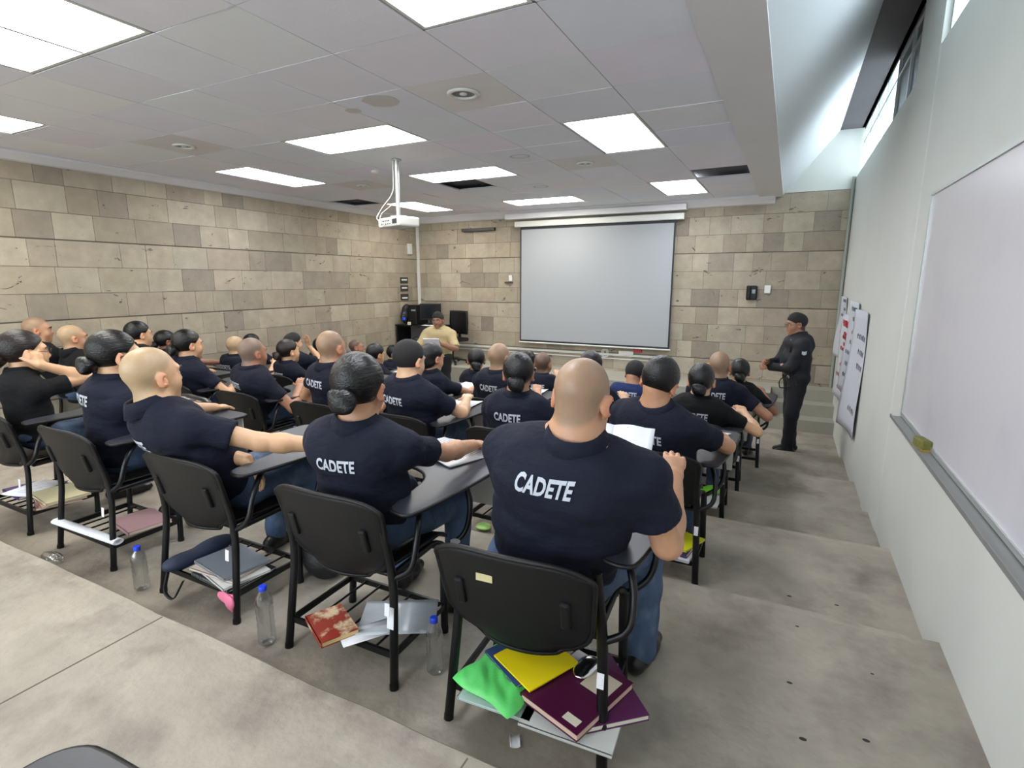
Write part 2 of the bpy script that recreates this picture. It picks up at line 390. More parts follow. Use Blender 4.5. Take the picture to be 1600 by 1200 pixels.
# fixtures
M_diff = {k: mat('diffuser_'+k, (235,235,235), .5, emit=(PANEL_COL[k], PANEL)) for k in PANEL_COL}
LN = ['above the camera side, nearest on the left half', 'nearest to the soffit beside the camera']
names = ['large warm ceiling panel cut by the top left corner', 'ceiling panel cut by the top edge of the picture', 'warm ceiling panel cut by the left edge below the largest one',
 'wide warm ceiling panel behind the projector pole', 'long cool ceiling panel halfway along the soffit', 'wide cool ceiling panel just past the projector pole', 'slim ceiling panel near the left stone wall',
 'thin warm ceiling panel over the projection screen', 'small cool ceiling panel nearest the soffit end', 'slim ceiling panel seen behind the projector', 'added ceiling panel behind the camera by the soffit', 'added ceiling panel behind the camera in the middle', 'added ceiling panel behind the camera by the left wall']
for (i0, i1, j0, j1, tone), nm in zip(LIGHTS, names):
    x1, x0, y0, y1 = GX(i0)-.012, GX(i1)+.012, GY(j0)+.012, GY(j1)-.012
    r = empty('ceiling_light', ((x0+x1)/2, (y0+y1)/2, ZC+.01), nm, 'ceiling light', 'lit fluorescent panels in the tile ceiling')
    W, D = x1-x0, y1-y0
    b = MB(); t = .018
    for s in (-1, 1): b.box((s*(W/2-t/2), 0, 0), (t, D, .014)); b.box((0, s*(D/2-t/2), 0), (W-2*t, t, .014))
    b.build('frame', M_white, r)
    b = MB(); b.box((0, 0, .003), (W-2*t, D-2*t, .006)); b.build('diffuser', M_diff[tone], r)
def vent(i, j, lab, rr=.1, dx=0, dy=0):
    x = (GX(i)+GX(i+1))/2+dx; y = (GY(j)+GY(j+1))/2+dy
    r = empty('ceiling_downlight', (x, y, ZC), lab, 'downlight')
    b = MB(); b.lathe([(rr*.78, .0), (rr*.8, -.012), (rr*1.05, -.014), (rr*1.1, -.004), (rr*1.1, .0)], 28); b.build('ring', M_white, r)
    b = MB(); b.lathe([(.001, .03), (rr*.5, .028), (rr*.8, -.002)], 24); b.build('reflector', mat('dull_reflector', (120,122,130), .35, metal=.6), r)
    b = MB(); b.lathe([(.001, -.012), (rr*.25, -.008), (rr*.3, .02)], 14); b.build('lamp', M_white, r)
vent(1, 1, 'round downlight in the ceiling tile nearest the camera', .1, .0, -.04)
vent(6, 1, 'round downlight in a ceiling tile towards the left wall', .085)
vent(1, 5, 'round downlight in a tile beside the long cool panel', .085)
vent(6, 5, 'round downlight in a tile left of the projector', .08)
b = MB(); b.lathe([(.001, -.035), (.03, -.034), (.05, -.022), (.058, 0)], 20)
tag(b.build('smoke_detector', M_white, None, (-4.36, 5.11, ZC)), 'small white smoke detector dome beside the projector pole', 'smoke detector')
# water stains on tiles: their own shapes
M_stain = mat('stain', (204,200,198), .9)
b = MB()
for x, y, r0, r1, th in ((-2.67,3.22,0,.13,1), (-2.56,5.2,.08,.12,1), (-3.1,6.95,.08,.13,1), (-3.0,3.3,0,.06,1)):
    if r0: b.tube([(x+r0*math.cos(a*.4)*1.2, y+r0*math.sin(a*.4), ZC-.0002) for a in range(17)], .010, 4, flat=.04)
    else: b.prism([(x+r1*math.cos(a*.52)*(1+.12*math.sin(a*3)), y+r1*math.sin(a*.52)) for a in range(12)], ZC-.0012, ZC+.0005)
tag(b.build('trim_5', M_stain), kind='structure')

# ---------------------------------------------------------------- implicit surfaces for bodies and clothes
def nz(v): v = np.asarray(v, float); return v/(np.linalg.norm(v)+1e-12)
A3 = lambda *p: np.array(p, float)
class Prim:
    __slots__ = ('t', 'a', 'b', 'ra', 'rb', 'R', 'q', 'k', 'op', 'cuts', 'col')
    def __init__(s, t, a, b=None, ra=0, rb=0, R=None, q=1, k=.02, op='+', cuts=(), col=None):
        s.t = t; s.a = np.asarray(a, float); s.b = None if b is None else np.asarray(b, float); s.ra = ra; s.rb = rb; s.R = R; s.q = q; s.k = k; s.op = op; s.cuts = cuts; s.col = col
    def d(s, P):
        if s.t == 'cap':
            p = P - s.a; ba = s.b - s.a; rr = (s.ra, s.rb)
            if s.R is not None and s.q != 1:      # squash the wide side axis
                ax = s.R; p = p - np.outer(p@ax, ax)*(1-s.q); ba = ba - ax*(ba@ax)*(1-s.q)
            L = ba@ba + 1e-12; t = np.clip((p@ba)/L, 0, 1); r = s.ra + (s.rb-s.ra)*t
            out = np.sqrt(np.maximum(((p - t[:, None]*ba)**2).sum(1), 1e-12)) - r
        else:
            p = P - s.a
            if s.R is not None: p = p @ s.R      # columns of R are the local axes
            r = np.asarray(s.ra, float); k0 = np.sqrt(((p/r)**2).sum(1)) + 1e-9; k1 = np.sqrt(((p/r**2)**2).sum(1)) + 1e-9
            out = k0*(k0-1)/k1
        for n, o in s.cuts:
            h = P@n - o; out = smax(out, h, .004)
        return out
def smin(a, b, k):
    h = np.clip(.5+.5*(b-a)/k, 0, 1); return b*(1-h)+a*h - k*h*(1-h)
def smax(a, b, k): return -smin(-a, -b, k)
def cap(a, b, ra, rb=None, **kw): return Prim('cap', a, b, ra, ra if rb is None else rb, **kw)
def ell(c, r, R=None, **kw): return Prim('ell', c, None, r, R=R, **kw)
def field(prims, P, inflate=0, post=None, disp=None):
    d = np.full(len(P), 1e3)
    for p in prims:
        e = p.d(P)
        if p.op == '+': d = smin(d, e, p.k)
        else: d = smax(d, -e, p.k)
    d = d - inflate
    if disp is not None: d = d + disp(P)
    if post is not None: d = post(P, d)
    return d
def surface(prims, vox, inflate=0, post=None, disp=None, name='m', base=None, tintfn=None):
    lo = np.full(3, 1e9); hi = -lo
    for p in prims:
        if p.op != '+': continue
        r = np.max(p.ra) if p.t == 'ell' else max(p.ra, p.rb)
        if p.t == 'cap' and p.q != 1: r = r/p.q
        for c in ([p.a] if p.b is None else [p.a, p.b]): lo = np.minimum(lo, c-r); hi = np.maximum(hi, c+r)
    lo -= inflate+3*vox+.02; hi += inflate+3*vox+.02
    B = 8; bs = B*vox; nb = np.ceil((hi-lo)/bs).astype(int)
    I = np.stack(np.meshgrid(*[np.arange(n) for n in nb], indexing='ij'), -1).reshape(-1, 3)
    Cn = lo + (I+.5)*bs; hd = bs*.87
    D = [p.d(Cn) for p in prims]
    dc = field(prims, Cn, inflate, post, disp)
    act = np.abs(dc) < hd*1.35 + .012
    for p in prims:
        if p.op == '-': pass
    I = I[act]; Cn = Cn[act]; dc = dc[act]; D = [x[act] for x in D]; n = len(I)
    if n == 0: return bpy.data.meshes.new(name)
    g = np.arange(B+1); G = np.stack(np.meshgrid(g, g, g, indexing='ij'), -1).reshape(-1, 3)
    P = lo + (I[:, None, :]*B + G[None])*vox; shp = P.shape; Q = P.reshape(-1, 3)
    m = len(G); d = np.full((n, m), 1e3)
    for p, dp in zip(prims, D):
        if p.op == '+': sel = dp - hd*1.3 < np.maximum(dc, 0) + hd*1.6 + p.k + inflate + .02
        else: sel = dp < hd*1.4 + p.k + .01
        if not sel.any(): continue
        e = p.d(P[sel].reshape(-1, 3)).reshape(-1, m)
        d[sel] = smin(d[sel], e, p.k) if p.op == '+' else smax(d[sel], -e, p.k)
    d -= inflate
    if disp is not None: d += disp(Q).reshape(n, m)
    if post is not None: d = post(Q, d.reshape(-1)).reshape(n, m)
    d = d.reshape(n, B+1, B+1, B+1)
    s = d < 0
    # cells crossed by the surface
    c8 = [d[:, i:i+B, j:j+B, k:k+B] for i in (0, 1) for j in (0, 1) for k in (0, 1)]
    cnt = sum((x < 0).astype(np.int8) for x in c8); cell = (cnt > 0) & (cnt < 8)
    ci = np.argwhere(cell)
    if len(ci) == 0: return bpy.data.meshes.new(name)
    vals = np.stack([x[cell] for x in c8], 1)
    offs = np.array([(i, j, k) for i in (0, 1) for j in (0, 1) for k in (0, 1)], float)
    acc = np.zeros((len(ci), 3)); num = np.zeros(len(ci))
    for a in range(8):
        for b_ in range(a+1, 8):
            if np.abs(offs[a]-offs[b_]).sum() != 1: continue
            va, vb = vals[:, a], vals[:, b_]; cr = (va < 0) != (vb < 0)
            t = np.where(cr, va/np.where(cr, va-vb, 1), 0)
            acc += np.where(cr[:, None], offs[a] + t[:, None]*(offs[b_]-offs[a]), 0); num += cr
    gi = I[ci[:, 0]]*B + ci[:, 1:]
    pos = lo + (gi + acc/num[:, None])*vox
    M = (nb*B + 3).astype(np.int64); key = lambda q: (q[:, 0]*M[1] + q[:, 1])*M[2] + q[:, 2]
    K = key(gi.astype(np.int64)); uk, ui = np.unique(K, return_index=True); pos = pos[ui]
    faces = []
    for ax in range(3):
        sl0 = [slice(0, B)]*3; sl1 = list(sl0); sl1[ax] = slice(1, B+1)
        s0 = s[(slice(None), *sl0)]; s1 = s[(slice(None), *sl1)]; e = np.argwhere(s0 != s1)
        if len(e) == 0: continue
        gq = (I[e[:, 0]]*B + e[:, 1:]).astype(np.int64); sg = s0[tuple(e.T)]
        u = (ax+1) % 3; v = (ax+2) % 3; eu = np.zeros(3, np.int64); eu[u] = 1; ev = np.zeros(3, np.int64); ev[v] = 1
        ks = [key(q) for q in (gq, gq-eu, gq-eu-ev, gq-ev)]
        idx = [np.clip(np.searchsorted(uk, k_), 0, len(uk)-1) for k_ in ks]
        ok = np.all([uk[i_] == k_ for i_, k_ in zip(idx, ks)], 0)
        F = np.stack(idx, 1)[ok]; sg = sg[ok]; F[~sg] = F[~sg][:, ::-1]; faces.append(F)
    F = np.concatenate(faces); me = bpy.data.meshes.new(name)
    me.vertices.add(len(pos)); me.vertices.foreach_set('co', pos.astype(np.float32).ravel())
    me.loops.add(F.size); me.loops.foreach_set('vertex_index', F.astype(np.int32).ravel())
    me.polygons.add(len(F)); me.polygons.foreach_set('loop_start', np.arange(0, F.size, 4, dtype=np.int32))
    me.polygons.foreach_set('use_smooth', np.ones(len(F), bool))
    if base is not None:
        c = np.tile(np.array(base, float), (len(pos), 1))
        for p in prims:
            if p.col is None: continue
            e = p.d(pos); w_ = np.clip((.004 - e)/.006, 0, 1)[:, None]; c = c*(1-w_) + np.array(p.col)*w_
        if tintfn is not None: c = tintfn(pos, c)
        at = me.color_attributes.new('tint', 'FLOAT_COLOR', 'POINT'); at.data.foreach_set('color', np.concatenate([c, np.ones((len(c), 1))], 1).astype(np.float32).ravel())
    me.update(calc_edges=True); return me

# ---------------------------------------------------------------- people
def skin_mat(): return mat('skin', attr='tint', rough=.42, sss=.10, var=.06, vscale=30, bump=.12, bscale=220)
M_skin = skin_mat()
M_shirt = mat('navy_cotton', (15,19,36), .85, var=.12, vscale=9, bump=.55, bscale=7, bdist=.05, stretch=(1, 1, 1.6), spec=.3)
M_shirt_b = mat('black_cotton', (10,11,15), .88, var=.10, vscale=9, bump=.5, bscale=7, bdist=.05, stretch=(1, 1, 1.6), spec=.3)
M_shirt_l = mat('blue_cotton', (28,44,88), .85, var=.10, vscale=9, bump=.5, bscale=7, bdist=.05, stretch=(1, 1, 1.6), spec=.3)
M_jean = mat('denim', (62,80,108), .85, var=.25, vscale=12, bump=.35, bscale=60, stretch=(1, 1, .6), var2=((104,124,150), 7, .5, .75))
M_jean_d = mat('dark_denim', (38,48,72), .85, var=.2, vscale=12, bump=.35, bscale=60)
M_hair = mat('black_hair', (7,6,7), .32, bump=.30, bscale=13, bdist=.02, stretch=(10, 1.1, 10), spec=.45)
M_hair_b = mat('brown_hair', (26,16,15), .34, bump=.30, bscale=13, bdist=.02, stretch=(10, 1.1, 10), spec=.45)
M_crop = mat('cropped_hair', (22,20,21), .7, bump=.6, bscale=320)
def stub(n, c): return mat('stubble_'+n, c, .42, var=.10, vscale=16, bump=.15, bscale=400)
M_stub = {'grey': stub('grey', (126,110,96)), 'tan': stub('tan', (160,132,106)), 'dark': stub('dark', (92,78,70)), 'light': stub('light', (178,152,120))}
M_shoe = mat('black_shoe', (20,19,20), .35)
M_print = mat('white_print', (184,188,198), .75)
M_eye = mat('eye_white', (225,220,214), .2); M_iris = mat('iris', (30,18,12), .15)
M_specs = mat('spectacle_frame', (40,22,24), .35)
M_scrunch = mat('hair_band', (14,14,16), .8)
SK = {'a': (186,139,108), 'b': (204,160,124), 'c': (165,118,92), 'd': (214,172,138), 'e': (140,98,78)}

# the word printed on the shirts, flat in the xz plane, centred, one unit wide
def word_mesh(txt):
    cu = bpy.data.curves.new('word', 'FONT'); cu.body = txt; cu.size = 1; cu.offset = .034; cu.resolution_u = 3; cu.fill_mode = 'BOTH'; cu.space_character = 1.04
    o = bpy.data.objects.new('word', cu); COL.objects.link(o); bpy.context.view_layer.update()
    me = bpy.data.meshes.new_from_object(o.evaluated_get(bpy.context.evaluated_depsgraph_get())); bpy.data.objects.remove(o); bpy.data.curves.remove(cu)
    import bmesh
    bm = bmesh.new(); bm.from_mesh(me); bpy.data.meshes.remove(me)
    xs = [v.co.x for v in bm.verts]; ys = [v.co.y for v in bm.verts]; W = max(xs)-min(xs); cx = (max(xs)+min(xs))/2; cy = (max(ys)+min(ys))/2
    for v in bm.verts: v.co = V(((v.co.x-cx)/W, 0, (v.co.y-cy)/W))
    for k in range(-12, 13):
        bmesh.ops.bisect_plane(bm, geom=bm.verts[:]+bm.edges[:]+bm.faces[:], plane_co=(k/24, 0, 0), plane_no=(1, 0, 0))
    for k in range(-3, 4):
        bmesh.ops.bisect_plane(bm, geom=bm.verts[:]+bm.edges[:]+bm.faces[:], plane_co=(0, 0, k/24), plane_no=(0, 0, 1))
    bm.verts.index_update(); out = ([v.co.copy() for v in bm.verts], [tuple(v.index for v in f.verts) for f in bm.faces]); bm.free(); return out
WORDS = {}
def word_on(txt, host_me, parent, o, side, up, fwd, width, hs=1.0, name='lettering', m=None):
    if txt not in WORDS: WORDS[txt] = word_mesh(txt)
    vs, fs = WORDS[txt]
    n = len(host_me.vertices); co = np.empty(n*3, np.float32); host_me.vertices.foreach_get('co', co); co = co.reshape(-1, 3)
    bvh = BVHTree.FromPolygons([V(c) for c in co], [tuple(p.vertices) for p in host_me.polygons])
    out = []; o = V(o); side = V(side); up = V(up); fwd = V(fwd)
    for v in vs:
        p = o + side*(v.x*width) + up*(v.z*width*hs); h = bvh.ray_cast(p, fwd, 1.0)
        out.append(h[0] - fwd*.0035 + (h[1]*.001 if h[1].dot(fwd) < 0 else V((0,0,0))) if h[0] is not None else None)
    keep = [f for f in fs if all(out[i] is not None for i in f)]
    # smooth the print so it does not catch facets
    me = bpy.data.meshes.new(name); me.from_pydata([x if x is not None else V((0,0,0)) for x in out], [], keep); me.update()
    return link(name, me, parent, m or M_print)

def frame_from(yaw, pitch, roll):      # columns: right, forward, up
    return np.array(Matrix.Rotation(yaw, 3, 'Z') @ Matrix.Rotation(pitch, 3, 'X') @ Matrix.Rotation(roll, 3, 'Y'))
def ik(a, t, l1, l2, pole):
    a = np.asarray(a, float); t = np.asarray(t, float); v = t-a; L = np.linalg.norm(v); L2 = min(L, (l1+l2)*.995); v = v/(L+1e-9); t = a+v*L2
    x = (l1*l1 - l2*l2 + L2*L2)/(2*L2); h = math.sqrt(max(l1*l1-x*x, 0)); pole = np.asarray(pole, float); p = pole - v*(pole@v); p = nz(p)
    return a+v*x+p*h, t
def hand_prims(w, f, n, sd, scale, curl, tint, spread=1.0):
    """w wrist, f along the hand, n palm normal (towards the palm side), sd towards the thumb"""
    f = nz(f); n = nz(n - f*(n@f)); sd = nz(sd - f*(sd@f) - n*(sd@n)); s = scale; P = []
    P.append(cap(w + f*.012*s, w+f*.07*s, .030*s*.52, .038*s*.46, R=sd, q=.46, k=.012))
    bases = [.030, .011, -.009, -.028]; lens = [.070, .078, .073, .058]; offs = [.080, .086, .083, .074]
    for i in range(4):
        p = w + f*offs[i]*s*.95 + sd*bases[i]*s; ang = curl*(.28+.05*i); d = f + sd*(bases[i]*2.2*spread)
        r = [.0098, .0088, .0080, .0070]; L = lens[i]*s
        P.append(cap(p - f*.02*s, p, .0105*s, .0098*s, k=.010))
        for j, fr in enumerate((.45, .30, .25)):
            dd = nz(d)*math.cos(ang) + n*math.sin(ang); q = p+dd*L*fr
            P.append(cap(p, q, r[j]*s, r[j+1]*s, k=.003)); p = q; ang += curl*(.55 if j == 0 else .4)
    p = w + f*.022*s + sd*.024*s + n*.006*s; d = nz(f*.72 + sd*.62 + n*.30)
    for j, (L, r0, r1) in enumerate(((.040, .0145, .0115), (.032, .0112, .0100), (.025, .0100, .0082))):
        q = p+d*L*s; P.append(cap(p, q, r0*s, r1*s, k=.010 if j == 0 else .003)); p = q; d = nz(d + n*.30*curl + f*.25)
    return P
NPERS = 0
def fold_fn(seed, amp):
    r = random.Random(seed); W = [(np.array([r.uniform(-1, 1), r.uniform(-1, 1), r.uniform(-.5, 2.2)])*r.uniform(14, 34), r.uniform(0, 6)) for _ in range(7)]
    def f(P):
        o = np.zeros(len(P))
        for k, ph in W: o += np.sin(P@k + ph)
        return amp*o/2.6
    return f
def head_parts(H, R, s, hair, tint, earcol):
    """H centre between the ears, R columns right/forward/up. returns skin prims, scalp prims"""
    T = lambda x, y, z: H + R@(A3(x, y, z)*s)
    e = lambda c, r, k=.02, col=None, op='+', RR=None: ell(T(*c), np.array(r)*s, (R if RR is None else R@RR), k=k*s, col=col, op=op)
    cr = [e((0, -.018, .040), (.0775, .099, .089), .03)]
    lips = tuple(np.array(tint)*np.array((.86, .62, .62)))
    P = cr + [e((0, .028, -.012), (.066, .070, .080), .03), e((0, .030, -.062), (.054, .058, .048), .03), e((0, .070, -.092), (.022, .018, .018), .03),
        e((-.040, .052, -.030), (.026, .030, .030), .02), e((.040, .052, -.030), (.026, .030, .030), .02), e((0, .078, .034), (.050, .016, .012), .02),
        e((-.032, .093, .010), (.017, .011, .011), .012, op='-'), e((.032, .093, .010), (.017, .011, .011), .012, op='-'),
        e((-.032, .0755, .009), (.0155, .0125, .0125), .004), e((.032, .0755, .009), (.0155, .0125, .0125), .004),
        cap(T(0, .088, .018), T(0, .102, -.020), .008*s, .0115*s, k=.016*s), e((-.012, .094, -.025), (.009, .009, .008), .006), e((.012, .094, -.025), (.009, .009, .008), .006),
        e((0, .088, -.050), (.024, .011, .0065), .004, col=lips), e((0, .086, -.061), (.020, .011, .0070), .004, col=lips)]
    for sg in (-1, 1):
        a = sg*-.62; E = np.array(((math.cos(a), -math.sin(a), 0), (math.sin(a), math.cos(a), 0), (0, 0, 1)))
        P += [e((sg*.087, -.013, .000), (.0075, .022, .034), .006, col=earcol, RR=E), e((sg*.080, .002, -.018), (.008, .011, .020), .006, col=earcol),
              e((sg*.094, -.003, -.002), (.006, .011, .018), .004, op='-', RR=E)]
    return P, cr, T
def person(root, head_top, yaw=0, pitch=0, roll=0, hs=1.06, syaw=0, pelvis=(0, .205, .545), build=1.0, female=False, hair='shaved', hairm=None, tint='a',
           rh=(.26, .50, .745), lh=(-.12, .52, .56), rpole=(.6, -.35, -.7), lpole=(-.6, -.3, -.7), rcurl=.6, lcurl=.8, rn=(0, 0, -1), ln=(0, 0, -1),
           shirt=None, word='CADETE', wsize=.185, specs=False, jeans=None, near=False, legs='sit', sleeve=.60, long_sleeve=False, lean=0, seat=None, wdx=0, wdz=0, rfd=None, lfd=None, sroll=0, knees=None, hand_s=1.0, badge=False, neckx=0):
    global NPERS; NPERS += 1
    vs = .0046 if near else .0068; vc = .0085 if near else .0115
    deg = math.radians; R = frame_from(deg(yaw), deg(pitch), deg(roll)); tt = np.array(lin(SK[tint])); ear = tuple(np.clip(tt*np.array((1.12, .82, .78)), 0, 1))
    H = np.asarray(head_top, float) - np.array(R@A3(0, -.018, .129*hs))
    if hair in ('bun', 'short', 'pony'): H = H - np.array((0, 0, .008))
    skinP, scalp, T = head_parts(H, R, hs, hair, tt, ear)
    pel = np.asarray(pelvis, float)
    base = H + np.array((0, -.040, -.092*hs))*1.0 - np.array((R[0, 1]*.03 + neckx, R[1, 1]*.0, 0))      # base of the neck
    ax = nz(base - pel); Y = deg(syaw); side = np.array((math.cos(Y), math.sin(Y), 0)); axs = nz(A3(ax[0]*.3, ax[1], ax[2])); side = nz(side - axs*(side@axs)); side = nz(side*math.cos(deg(sroll)) + ax*math.sin(deg(sroll)))
    fw = nz(np.cross(ax, side)); fw = fw if fw[1] > 0 or legs != 'sit' else -fw
    W = build*(.90 if female else 1.0)
    sh = .178*W; SL = base - ax*.122 - side*sh*.97 + fw*.022; SR = base - ax*.122 + side*sh*.97 + fw*.022
    wa = pel + (base-pel)*.38 + fw*.004; ch = pel + (base-pel)*.74 - fw*.016
    if legs != 'sit': wa = pel + (base-pel)*.38; ch = pel + (base-pel)*.74 - fw*.01
    la, lf = .285*hs*.97, .255*hs*.97
    ER, WR = ik(SR, rh, la, lf, rpole); EL, WL = ik(SL, lh, la, lf, lpole)
    # ---- skin: head, neck, trunk core, arms, hands in one surface
    nb = T(0, -.038, -.055)
    skinP += [cap(T(0, -.030, -.030), base - ax*.06, .053*hs*W**.6, .058*hs*W**.6, k=.025), cap(base - ax*.115, SL, .040, .042, k=.03), cap(base - ax*.115, SR, .040, .042, k=.03),
              cap(base-ax*.05, wa, .085*W*.7, .085*W*.7, R=side, q=.65, k=.06), cap(wa, pel + ax*.05, .08*W*.75, .08*W*.75, R=side, q=.65, k=.05)]
    aw = (.86 if female else 1.0)*(.5+.5*build)
    for Sx, Ex, Wx, fd, nn, curl, sg in ((SR, ER, WR, rfd, rn, rcurl, -1), (SL, EL, WL, lfd, ln, lcurl, 1)):
        skinP += [cap(Sx, Ex, .050*aw, .040*aw, k=.03), cap(Ex, Ex+(Wx-Ex)*.35, .040*aw, .043*aw, k=.02), cap(Ex+(Wx-Ex)*.3, Wx, .043*aw, .0285*aw, k=.02)]
        f = nz(Wx-Ex) if fd is None else nz(fd); n = np.asarray(nn, float); sd = np.cross(n, f)*(1 if sg == 1 else -1)
        # thumb points towards the body's middle when the palm is down
        skinP += hand_prims(Wx, f, n, sd, hs*.98*hand_s*(.92 if female else 1), curl, tt)
    STB = {'grey': (112,100,90), 'tan': (140,116,94), 'dark': (74,62,56), 'light': (166,144,112), 'crop': (40,34,32)}
    def scalp_tint(P, c):
        q = (P-H)@R/hs; ln = q[:, 2] - ((.72 if hair == 'crop' else .86)*q[:, 1] + (-.03 if hair == 'crop' else .002) + .02*np.sin(np.clip(q[:, 1]*30, -1.5, 1.5)))
        w_ = np.clip(ln/.022, 0, 1)*np.clip((np.sqrt(q[:, 1]**2 + (q[:, 2]+.002)**2) + (np.abs(q[:, 0]) < .06)*.1 - .030)/.012, 0, 1)*(q[:, 2] > -.1)
        n_ = .5+.5*np.sin(q[:, 0]*61+NPERS)*np.sin(q[:, 1]*47+1.3*NPERS)*np.sin(q[:, 2]*53+.7)
        w_ = (w_*(.70+.22*n_))[:, None]; return c*(1-w_) + np.array(lin(STB[hair]))*w_
    me = surface(skinP, vs, name='body', base=tt, tintfn=scalp_tint if hair in STB else None); body = link('body', me, root, M_skin)
    # ---- hair
    sc = [ell(p.a, p.ra, p.R, k=p.k) for p in scalp]; Rt = R.T
    def region(th_edge, a=.88, c=.006):
        def f(P, d):
            q = (P-H)@R/hs; line = -(q[:, 2] - a*q[:, 1] - c - .02*np.sin(np.clip(q[:, 1]*30, -1.5, 1.5)))
            side_ = np.sqrt(np.maximum(((np.abs(q[:, 0])-.085)/1.0)**2 + ((q[:, 1]-.006)**2) + ((q[:, 2]+.0)/1.1)**2, 0)); earhole = .030 - side_
            return smax(smax(d, line*hs, th_edge), earhole*hs, .006)
        return f
    if hair == 'crop':
        sc2 = sc + [ell(T(0, .01, .055), np.array((.066, .075, .082))*hs, R, k=.03), ]
        hm = surface(sc2, .0055, inflate=.0045, post=region(.012, .72, -.016), name='hair'); link('hair', hm, root, hairm or M_crop)
    elif hair in ('bun', 'pony', 'short'):
        extra = [ell(T(0, -.028, .046), np.array((.077, .095, .088))*hs, R, k=.03)]
        if hair == 'pony': extra += [ell(T(0, -.095, -.02), np.array((.045, .035, .08))*hs, R, k=.03), ell(T(0, -.03, -.03), np.array((.078, .07, .07))*hs, R, k=.02)]
        hm = surface(sc+extra, .0055 if near else .0075, inflate=.007, post=region(.012, .86 if hair != 'pony' else .9, -.012), name='hair'); ho = link('hair', hm, root, hairm or M_hair)
        if hair == 'bun':
            bun = [ell(T(0, -.138, -.028), np.array((.047, .036, .044))*hs, R, k=.01), cap(T(-.028, -.148, -.004), T(.026, -.154, -.050), .018*hs, .016*hs, k=.012), ell(T(0, -.113, -.018), np.array((.034, .03, .032))*hs, R, k=.02)]
            link('bun', surface(bun, .0055 if near else .0075, inflate=.002, name='bun'), root, hairm or M_hair)
            bmb = MB(); cc = T(0, -.110, -.022); pts = [cc + R@(A3(math.cos(a_*.45)*.036, -.004, math.sin(a_*.45)*.034)*hs) for a_ in range(15)]
            bmb.tube(pts, .0055, 6); bmb.build('hair_band', M_scrunch, root)
    # ---- eyes
    for sg in (-1, 1):
        eb = MB(); Mx = Matrix(R.tolist()) @ Matrix.Rotation(-math.pi/2, 3, 'X')
        eb.cur = 0; eb.lathe([(.001, .0118*hs), (.005*hs, .0105*hs), (.0095*hs, .006*hs), (.0118*hs, 0)], 10, T(sg*.032, .0785, .009), Mx)
        eb.cur = 1; eb.lathe([(.001, .0127*hs), (.0045*hs, .0115*hs), (.0052*hs, .0098*hs)], 10, T(sg*.032, .0785, .009), Mx)
        eb.build('eye', [M_eye, M_iris], root)
    bb = MB()
    for sg in (-1, 1): bb.tube([T(sg*.016, .098, .030), T(sg*.032, .098, .036), T(sg*.052, .083, .031)], [.003*hs, .004*hs, .0022*hs], 6)
    bb.build('eyebrows', M_hair, root)
    if specs:
        sb = MB()
        for sg in (-1, 1):
            pts = [T(sg*.034+.025*math.cos(a_*math.pi/6), .112-.008*abs(math.cos(a_*math.pi/6)), .006+.018*math.sin(a_*math.pi/6)) for a_ in range(13)]
            sb.tube(pts, .0018*hs, 5, cap=False); sb.tube([T(sg*.059, .104, .012), T(sg*.082, .07, .014), T(sg*.088, .0, .012), T(sg*.084, -.02, -.006)], .0018*hs, 5)
        sb.tube([T(-.010, .112, .010), T(0, .116, .014), T(.010, .112, .010)], .0018*hs, 5)
        sb.build('glasses', M_specs, root)
    # ---- shirt
    sm = shirt or M_shirt; bw = W
    q = .66
    hipw = .166*bw if not female else .170*bw
    hem = pel + ax*(-.02 if legs == 'sit' else .02)
    cutp = ((-ax, -(hem@ax)),)
    sp = [cap(hem - ax*.04, wa, hipw*q*1.10, .158*bw*q*1.08, R=side, q=q, k=.05, cuts=cutp), cap(wa, ch, .158*bw*q*1.08, .166*bw*q*1.12, R=side, q=q, k=.06),
          cap(ch - side*.07*bw + ax*.01, ch + side*.07*bw + ax*.01, .100*bw, .100*bw, k=.06),
          cap(SL - ax*.012, SR - ax*.012, .062*bw, .062*bw, k=.06), cap(base - ax*.050, SL + ax*.004, .046, .052, k=.05), cap(base - ax*.050, SR + ax*.004, .046, .052, k=.05), cap(base-ax*.02, ch, .06, .09, k=.05)]
    if female: sp.append(cap(ch + fw*.055 - side*.065 - ax*.03, ch + fw*.055 + side*.065 - ax*.03, .062, .062, k=.04))
    elif legs == 'sit' or build > 1.1: sp.append(ell(wa + fw*.05, (.12*bw, .10*bw, .12), None, k=.06))
    for Sx, Ex, Wx in ((SR, ER, WR), (SL, EL, WL)):
        dr = nz(Ex-Sx); fr = sleeve if not long_sleeve else 1.0; end = Sx + (Ex-Sx)*fr
        if long_sleeve:
            sp += [cap(Sx, Ex, .066*aw, .056*aw, k=.03), cap(Ex, Wx, .055*aw, .040*aw, k=.03, cuts=((nz(Wx-Ex), (Wx@nz(Wx-Ex)) - .005),))]
        else: sp.append(cap(Sx + dr*.01, end + dr*.05, .066*aw, .066*aw, k=.035, cuts=((dr, end@dr),)))
    fold = fold_fn(NPERS, .0036 if near else .0034)
    nk = base
    def neckhole(P, d):      # open the shirt around the neck
        return smax(d, (P@ax - (base@ax) - .004), .012)
    shm = surface(sp, vc, disp=fold, post=neckhole, name='shirt'); so = link('shirt', shm, root, sm)
    # collar: a standing, slightly flared band
    cb = MB(); cvec = nz(nz(nb - base)*.45 + ax*.55); cfw = nz(fw - cvec*(fw@cvec)); csd = nz(np.cross(cfw, cvec)); rr0 = .069*hs*W**.7
    c0 = base - cvec*.030; n_ = 22; cb.smooth = True
    rows_ = ((1.16, -.035), (1.04, .0), (1.0, .026), (.94, .050), (.99, .053), (1.13, .030), (1.34, -.012))
    vs_ = []
